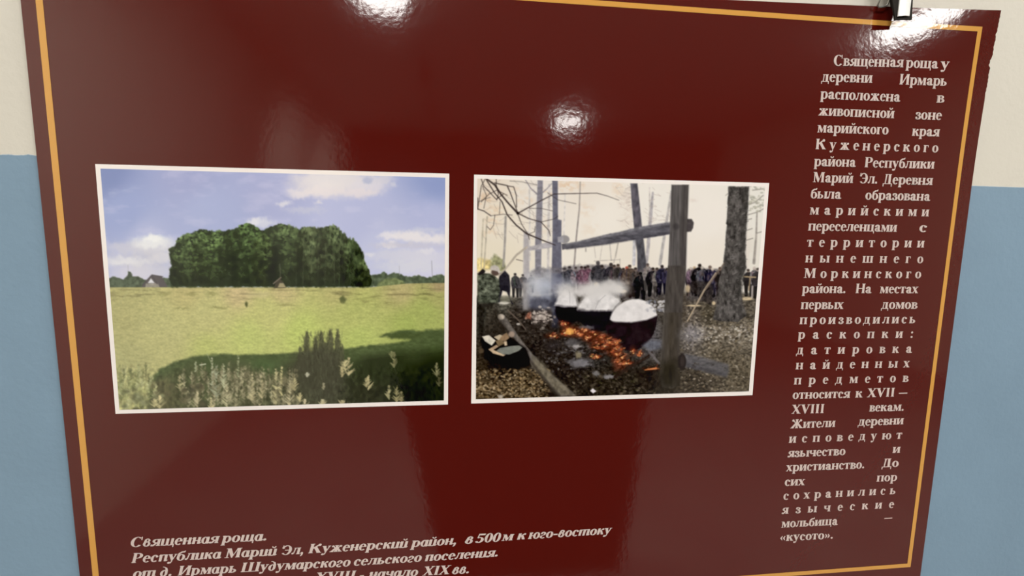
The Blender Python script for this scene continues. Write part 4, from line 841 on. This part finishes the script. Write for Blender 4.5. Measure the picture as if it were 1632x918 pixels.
    for x, y, rx, ry in fire:
        P.blob(x, y, rx*1.2, ry*1.1, (134, 58, 34), .5, .8)
        for k in range(9):
            px = x+rnd.gauss(0, rx*.5); py = y+rnd.gauss(0, ry*.5)
            a_ = rnd.uniform(-1.1, .3); L_ = rnd.uniform(1.5, 5)
            P.line([(px, py), (px+L_*math.cos(a_)*.6, py+L_*math.sin(a_)*.6+.4), (px+L_*math.cos(a_), py+L_*math.sin(a_))], [rnd.uniform(1.4, 3), 2, .7], rnd.choice([(226, 104, 50), (208, 84, 40), (236, 134, 66), (168, 66, 40), (216, 122, 84), (110, 46, 32)]), .7, .75)
        for k in range(3):
            P.blob(x+rnd.gauss(0, rx*.3), y+rnd.gauss(0, ry*.3), rnd.uniform(.7, 1.8), rnd.uniform(.6, 1.4), rnd.choice([(248, 176, 84), (250, 200, 120), (244, 150, 64)]), .85, .4)
    P.poly([C(740, 375), C(745, 345), C(768, 330), C(800, 345), C(800, 375), C(770, 385)], (246, 166, 62), 1, .9, .2)
    P.blob(*C(935, 540), 3, 2.4, (252, 190, 90), .9, .4)
    for k in range(36):
        x, y = C(rnd.uniform(860, 1140), rnd.uniform(380, 600)); a = rnd.uniform(-.9, .3); L = rnd.uniform(4, 10)
        P.line([(x, y), (x+L*math.cos(a), y+L*math.sin(a))], rnd.uniform(.8, 2), rnd.choice([(50, 36, 32), (84, 70, 64), (40, 32, 30)]), .6, .75)
    P.line([D(0, 690), D(100, 620), D(230, 550), D(270, 510)], [5, 4.5, 4, 3], (64, 50, 44), .8, .95, .25)
    P.line([D(255, 515), D(320, 590)], [4, 4], (112, 106, 108), .8, .9, .2)
    P.poly([D(130, 640), D(310, 600), D(325, 690), D(330, 760), D(200, 790)], (52, 44, 38), 4, .7, .5, 4)
    P.line([D(218, 640), D(300, 628)], [1.4, 3.2], (240, 128, 60), .7, .95)
    # log on the right and its butt end
    P.poly([D(500, 520), D(640, 545), D(830, 600), D(832, 655), D(815, 692), D(640, 650), D(505, 615)], (96, 95, 102), 2.2, .82, .25, 7, 3, seed=44)
    P.poly([D(520, 585), D(660, 625), D(818, 665), D(815, 692), D(640, 650), D(505, 615)], (74, 72, 78), 2.5, .6, .25)
    P.blob(*D(490, 580), 6.5, 13, (52, 46, 46), 1, .2); P.blob(*D(492, 575), 3.5, 8, (80, 70, 66), .5, .5)
    P.blob(*D(560, 380), 18, 10, (150, 146, 156), .4, .8, 0, 4, 6)
    P.line([B(775, 800), D(650, 60), D(530, 280)], [3.4, 3, 2], (176, 154, 126), .6, .95)
    P.line([B(840, 720), B(700, 918)], [2.2, 3], (120, 104, 90), .7, .8)
    litter(170, (758, 596, 872, 634), [(196, 164, 112), (178, 140, 88), (206, 182, 140)], (.8, 1.7), .85)
    litter(150, (758, 592, 872, 636), [(44, 34, 26), (56, 44, 32)], (.8, 2.), .8)
    litter(110, (1090, 515, 1205, 618), [(70, 58, 44), (60, 52, 42)], (.8, 2.), .6)
    # log lying across the lower left
    P.poly([C(245, 255), C(262, 235), C(292, 238), C(345, 320), C(430, 440), C(540, 570), C(660, 690), C(815, 828), C(690, 832), C(610, 735), C(500, 620), C(430, 500), C(340, 375), C(255, 285)], (112, 104, 98), .9, 1, .3, 5, seed=45, rough=.8)
    P.poly([C(500, 545), C(560, 580), C(660, 690), C(815, 828), C(690, 832), C(610, 735), C(500, 620)], (122, 112, 88), 4, .7, .4, 5, seed=46)
    P.line([C(262, 290), C(430, 505), C(610, 740), C(690, 830)], [3, 4, 5, 6], (62, 54, 48), 1.6, .65)
    P.blob(*C(268, 252), 5.5, 4.5, (196, 180, 162), 1, .25)
    P.blob(*C(345, 380), 5, 4.6, (168, 142, 122), .9, .3)
    # pot with chopped wood
    P.poly([C(100, 380), C(240, 170), C(260, 260), C(330, 350), C(300, 380), C(150, 400)], (58, 52, 46), 4, .7, .5, 4)
    P.poly([C(120, 420), C(150, 390), C(330, 400), C(450, 480), C(480, 560), C(470, 610), C(380, 630), C(260, 600), C(150, 560)], (28, 24, 24), 2, .95, .2)
    for pts, c in [([(130, 395), (180, 385), (230, 425), (200, 462), (150, 430)], (214, 204, 184)), ([(215, 400), (260, 380), (300, 400), (250, 425)], (188, 168, 136)), ([(280, 385), (310, 368), (330, 405), (300, 430), (250, 425)], (150, 118, 84)), ([(225, 425), (270, 420), (300, 445), (250, 470)], (128, 104, 72)), ([(175, 490), (235, 455), (250, 470), (195, 505)], (186, 152, 116)), ([(185, 495), (205, 490), (300, 530), (285, 540), (210, 520)], (196, 166, 128)), ([(290, 432), (310, 430), (315, 460), (295, 465)], (204, 176, 140))]:
        P.poly([C(x, y) for x, y in pts], c, .7, 1, .15)
    P.poly([C(235, 500), C(260, 480), C(340, 465), C(400, 460), C(425, 475), C(400, 500), C(330, 528), C(280, 525)], (126, 130, 120), .8, 1, .12)
    P.blob(*C(125, 500), 4, 4, (110, 90, 66), .7, .5)
    P.poly([C(920, 792), C(940, 775), C(965, 795), C(942, 812)], (222, 214, 222), .5)
    P.blob(*C(265, 836), 4, 3, (190, 178, 160), .8, .4)
    P.c = np.clip((P.c-.5)*1.05+.478, 0, 1)
    P.blur(1)
    return P
# lettering: every word is set between its measured ends on the sheet
def set_words(name, words, G, em, m, label, bold, off=.0002):
    v, f = [], []
    for w, x0, x1, y0, y1, kind in words:
        a = Vector(on_sheet(x0, y0)); b = Vector(on_sheet(x1, y1)); L = (b-a).length
        d = (b-a)/L; n = Vector((-d.y, d.x))
        adv = [G[c][0] for c in w]; tot = sum(adv)
        if kind == 's':
            sx = em*SPACED; gap = (L/sx-(tot-40))/max(1, len(w)-1)
        else:
            gap = 0; sx = L/(tot-40 if tot > 300 else tot)
        pen = -20 if tot > 300 else 0
        for pos, (c, ad) in enumerate(zip(w, adv)):
            for li, poly in enumerate([[(px+q, py) for px, py in g] for q in (-bold, bold) for g in G[c][1]]):
                k = len(v); ink = off+(li*2+pos % 2)*4e-6        # layers of ink, so strokes never coincide
                for px, py in poly:
                    p = a+d*((pen+px)*sx)+n*(py*em)
                    v.append(P3(p.x, p.y, ink))
                f.append(tuple(range(k, k+len(poly))))
            pen += ad+gap
    # face every stroke towards the room
    ff = []
    for q in f:
        s = sum(v[q[k]][0]*v[q[(k+1) % len(q)]][2]-v[q[(k+1) % len(q)]][0]*v[q[k]][2] for k in range(len(q)))
        ff.append(q if s > 0 else q[::-1])
    o = mesh_obj(name, v, ff, m, panel); o['label'] = label
    return o
SPACED = 1.0
GL = make_glyphs()
set_words('side_text', SIDE, GL, .0138/1000, m_ink, 'narrow justified column of pale bold text down the right side', 9)
set_words('caption_text', CAPTION, italic_glyphs(GL), .0134/1000, m_ink, 'pale slanted bold caption under the left photograph', 15)

# the two printed photographs
def photo(name, label, pr, sat, outer, inner):
    O = [on_sheet(*p) for p in outer]; I = [on_sheet(*p) for p in inner]
    root = mesh_obj(name, [P3(x, z, .0002) for x, z in O], [(0, 3, 2, 1)], m_white, panel); root['label'] = label
    Hh = homography([(0, 0), (1, 0), (1, 1), (0, 1)], I)
    W, Hn = pr.W, pr.H
    s, t = np.meshgrid(np.linspace(0, 1, W), np.linspace(0, 1, Hn))
    w = Hh[2, 0]*s+Hh[2, 1]*t+1
    x = (Hh[0, 0]*s+Hh[0, 1]*t+Hh[0, 2])/w; z = (Hh[1, 0]*s+Hh[1, 1]*t+Hh[1, 2])/w
    u = np.clip((x-.22)/.2, 0, None); vv = np.clip((z-Z0-.10)/.165, 0, None)
    y = -(TH+.0015+CURL*u*u*vv*vv+.0004)
    co = np.stack([x, y, z], -1).reshape(-1, 3).astype(np.float32)
    i = np.arange(W*Hn).reshape(Hn, W)
    q = np.stack([i[:-1, :-1], i[1:, :-1], i[1:, 1:], i[:-1, 1:]], -1).reshape(-1, 4).astype(np.int32)
    me = bpy.data.meshes.new('picture'); me.vertices.add(len(co)); me.vertices.foreach_set('co', co.ravel())
    me.loops.add(q.size); me.loops.foreach_set('vertex_index', q.ravel())
    me.polygons.add(len(q)); me.polygons.foreach_set('loop_start', np.arange(0, q.size, 4, dtype=np.int32)); me.polygons.foreach_set('loop_total', np.full(len(q), 4, np.int32))
    me.update(calc_edges=True); me.shade_smooth()
    c = np.clip(pr.c, 0, 1)
    g = (c*[.3, .59, .11]).sum(-1, keepdims=True); c = np.clip(g+(c-g)*sat, 0, 1)
    c = np.where(c <= .04045, c/12.92, ((c+.055)/1.055)**2.4)
    c = np.clip((c-INK_HAZE)*INK_GAIN, .002, 1)
    a = me.color_attributes.new('ink', 'FLOAT_COLOR', 'POINT')
    a.data.foreach_set('color', np.concatenate([c.reshape(-1, 3), np.ones((W*Hn, 1))], 1).astype(np.float32).ravel())
    me.materials.append(m_print)
    o = bpy.data.objects.new('picture', me); COL.objects.link(o); o.parent = root
    o.location = (0, 0, 0)
    return root
INK_HAZE, INK_GAIN = .012, 1.22
photo('photo_print', 'white-edged photograph of a grove beyond a green meadow', paint_meadow(), .74, [(151.9, 261.4), (716, 276.8), (714, 644.5), (184.4, 659.5)], [(160.6, 268.8), (709.6, 283.2), (707.4, 638), (190.9, 653)])
photo('photo_print', 'white-edged photograph of steaming cauldrons over a fire', paint_cauldrons(), .68, [(755.5, 278.3), (1225.8, 291.7), (1199, 629.7), (750.9, 643)], [(760.9, 284.6), (1219.3, 297.4), (1193.2, 623.4), (758.4, 636)])

# ---------------------------------------------------------------- the clip at the upper right of the panel
m_steel = mat('white_enamelled_steel', (1, 1, .95), .25, 0., 1.)  # lamp glare on the steel is put into this white base colour
m_black = mat('blackened_steel', (.022, .019, .015), .8); m_black.node_tree.nodes['Principled BSDF'].inputs['Specular IOR Level'].default_value = .15
m_wire = mat('spring_wire', (.42, .41, .38), .3, 1.)
yc = TH+.010
C3 = lambda px, py, dep: (lambda q: (q[0], -dep, q[1]))(at(px, py, dep))
cx, cz = at(1441, 20, yc)
clip = empty('metal_clip', (cx, -yc, cz), 'steel clip gripping the top edge of the panel near its right corner', 'clip')
def plate(name, quad, thick, m, rows=8, bow=0., bev=.0004):
    """thin pressed plate: quad = (top left, top right, bottom right, bottom left) in 3-D, thickness away from the room"""
    bm = bmesh.new(); TL, TR, BR, BL = [Vector(p) for p in quad]; fr = []; ba = []
    n = (TR-TL).cross(BL-TL).normalized()
    if n.y > 0: n = -n
    for j in range(rows+1):
        t = j/rows
        for i in range(7):
            s = i/6
            p = (TL*(1-s)+TR*s)*(1-t)+(BL*(1-s)+BR*s)*t+n*bow*(1-(2*s-1)**2)
            fr.append(bm.verts.new(p)); ba.append(bm.verts.new(p-n*thick))
    k = lambda i, j: j*7+i
    for j in range(rows):
        for i in range(6):
            bm.faces.new((fr[k(i, j)], fr[k(i, j+1)], fr[k(i+1, j+1)], fr[k(i+1, j)]))
            bm.faces.new((ba[k(i, j)], ba[k(i+1, j)], ba[k(i+1, j+1)], ba[k(i, j+1)]))
    for i in range(6):
        bm.faces.new((fr[k(i, 0)], fr[k(i+1, 0)], ba[k(i+1, 0)], ba[k(i, 0)])); bm.faces.new((fr[k(i+1, rows)], fr[k(i, rows)], ba[k(i, rows)], ba[k(i+1, rows)]))
    for j in range(rows):
        bm.faces.new((fr[k(0, j+1)], fr[k(0, j)], ba[k(0, j)], ba[k(0, j+1)])); bm.faces.new((fr[k(6, j)], fr[k(6, j+1)], ba[k(6, j+1)], ba[k(6, j)]))
    bmesh.ops.recalc_face_normals(bm, faces=bm.faces[:])
    return bm_obj(name, bm, m, clip)
d0, d1 = TH+.0150, TH+.0085
# dark front jaw with the bright tongue lying on it
plate('front_jaw', (C3(1416, -46, d1), C3(1457, -46, d1), C3(1453.5, 31, d0), C3(1427, 31.5, d0)), .0016, m_black, 8, .0008)['label'] = 'blackened front jaw'
e0, e1 = d0+.0016, d1+.0016
plate('tongue', (C3(1438.5, -40, e1), C3(1457, -40, e1), C3(1449.5, 25.5, e0), C3(1431.5, 25.8, e0)), .0010, m_steel, 8, .0010)['label'] = 'bright white tongue'
plate('rear_jaw', (C3(1424, -50, .0022), C3(1452, -50, .0022), C3(1452, -4, .0012), C3(1424, -4, .0012)), .0008, m_black)
bm = bmesh.new()
hz = C3(1443, -50, .012)
for k in range(6):
    r_ = .0042; x_ = hz[0]-.008+k*.0030
    tube(bm, [(x_+.0030*q/12, hz[1]+r_*math.cos(q*math.pi/6), hz[2]+r_*math.sin(q*math.pi/6)) for q in range(13)], .0007, 8)
bm_obj('spring', bm, m_wire, clip, True)
bm = bmesh.new()
w = [C3(x, y, d) for x, y, d in [(1441, -52, .014), (1425, -40, .014), (1420, -18, .013), (1417.5, -2, .012), (1415.5, 5, .011), (1411.5, 10, .010), (1406, 11.2, .010), (1400.5, 11, .010), (1398.5, 9, .010), (1401, 2, .011), (1405, -8, .012), (1413, -26, .014), (1428, -46, .014), (1440, -54, .014)]]
tube(bm, w, .0008, 10)
bm_obj('wire_loop', bm, m_wire, clip, True)
bm = bmesh.new()
tube(bm, [C3(1421, -46, .012), C3(1424, -20, .012), C3(1424, 0, .0115), C3(1425, 9, .011), C3(1430, 12, .0115)], .0028, 12)
bm_obj('hinge_post', bm, m_black, clip, True)
bm = bmesh.new()
nx_, nz_ = hz[0], hz[2]+.010
tube(bm, [(nx_, .02, nz_), (nx_, -.016, nz_), (nx_, -.020, nz_+.003)], .0016, 12)
tube(bm, [(nx_-.006, -.012, nz_-.010), (nx_-.005, -.012, nz_-.002), (nx_, -.012, nz_+.0028), (nx_+.005, -.012, nz_-.002), (nx_+.006, -.012, nz_-.010)], .0010, 10)
bm_obj('hanging_hook', bm, m_wire, clip, True)

# ---------------------------------------------------------------- ceiling lamps: domes seen as glare on the laminate; spots and panels are added
m_opal = mat('opal_glass_lit', (.9, .88, .84), .4, emis=DOME_GLOW)
m_base = mat('lamp_base_white', (.75, .74, .70), .4)
where = ['round opal ceiling lamp nearest the left wall', 'round opal ceiling lamp by the dark end wall', 'round opal ceiling lamp nearest the right wall']
for (x, y), lb in zip(DOMES, where):
    t = empty('ceiling_lamp', (x, y, CEIL), lb, 'lamp', 'round opal ceiling lamps')
    bm = bmesh.new(); lathe(bm, [(.165, CEIL), (.170, CEIL-.012), (.170, CEIL-.03), (.155, CEIL-.034)], x, y); bm_obj('lamp_base', bm, m_base, t, True)
    bm = bmesh.new(); lathe(bm, [(.150, CEIL-.034), (.158, CEIL-.06), (.152, CEIL-.09), (.128, CEIL-.12), (.085, CEIL-.14), (.03, CEIL-.148)], x, y); bm_obj('lamp_shade', bm, m_opal, t, True)
where = ['black spotlight on the ceiling nearer the dark end wall, aimed at the left wall', 'black spotlight on the ceiling nearer the panel, aimed at the left wall']
for ((x, y), aim), lb in zip(SPOTS, where):  # bodies of the added wall-brightening spots
    t = empty('spotlight', (x, y, CEIL), lb, 'lamp', 'ceiling spotlights')
    bm = bmesh.new(); lathe(bm, [(.05, CEIL), (.05, CEIL-.015), (.012, CEIL-.02), (.012, CEIL-.13)], x, y, 24); bm_obj('mount', bm, m_black, t, True)
    bm = bmesh.new(); lathe(bm, [(.028, -.10), (.040, -.09), (.046, .05), (.042, .05), (.036, -.05)], 0, 0, 28)
    d = (Vector(aim)-Vector((x, y, CEIL-.17))).normalized()
    bm.transform(d.to_track_quat('Z', 'Y').to_matrix().to_4x4()); bmesh.ops.translate(bm, verts=bm.verts, vec=(x, y, CEIL-.17))
    bm_obj('lamp_head', bm, m_black, t, True)
m_diff = mat('diffuser_lit', (.9, .9, .88), .5, emis=2.)
where = ['square fluorescent ceiling panel nearest the left wall', 'square fluorescent ceiling panel between the other two', 'square fluorescent ceiling panel nearest the right wall']
for (x, y), lb in zip(FILL_PANELS, where):  # fixtures around the added main lights, out of view
    t = empty('ceiling_panel_light', (x, y, CEIL), lb, 'lamp', 'square fluorescent ceiling panels')
    bm = bmesh.new()
    for a in ((-.33, -.30, -.33, .33), (.30, .33, -.33, .33), (-.30, .30, -.33, -.30), (-.30, .30, .30, .33)): box(bm, x+a[0], x+a[1], y+a[2], y+a[3], CEIL-.05, CEIL)
    bm_obj('lamp_frame', bm, m_base, t)
    bm = bmesh.new(); box(bm, x-.30, x+.30, y-.30, y+.30, CEIL-.030, CEIL-.004); bm_obj('diffuser', bm, m_diff, t)
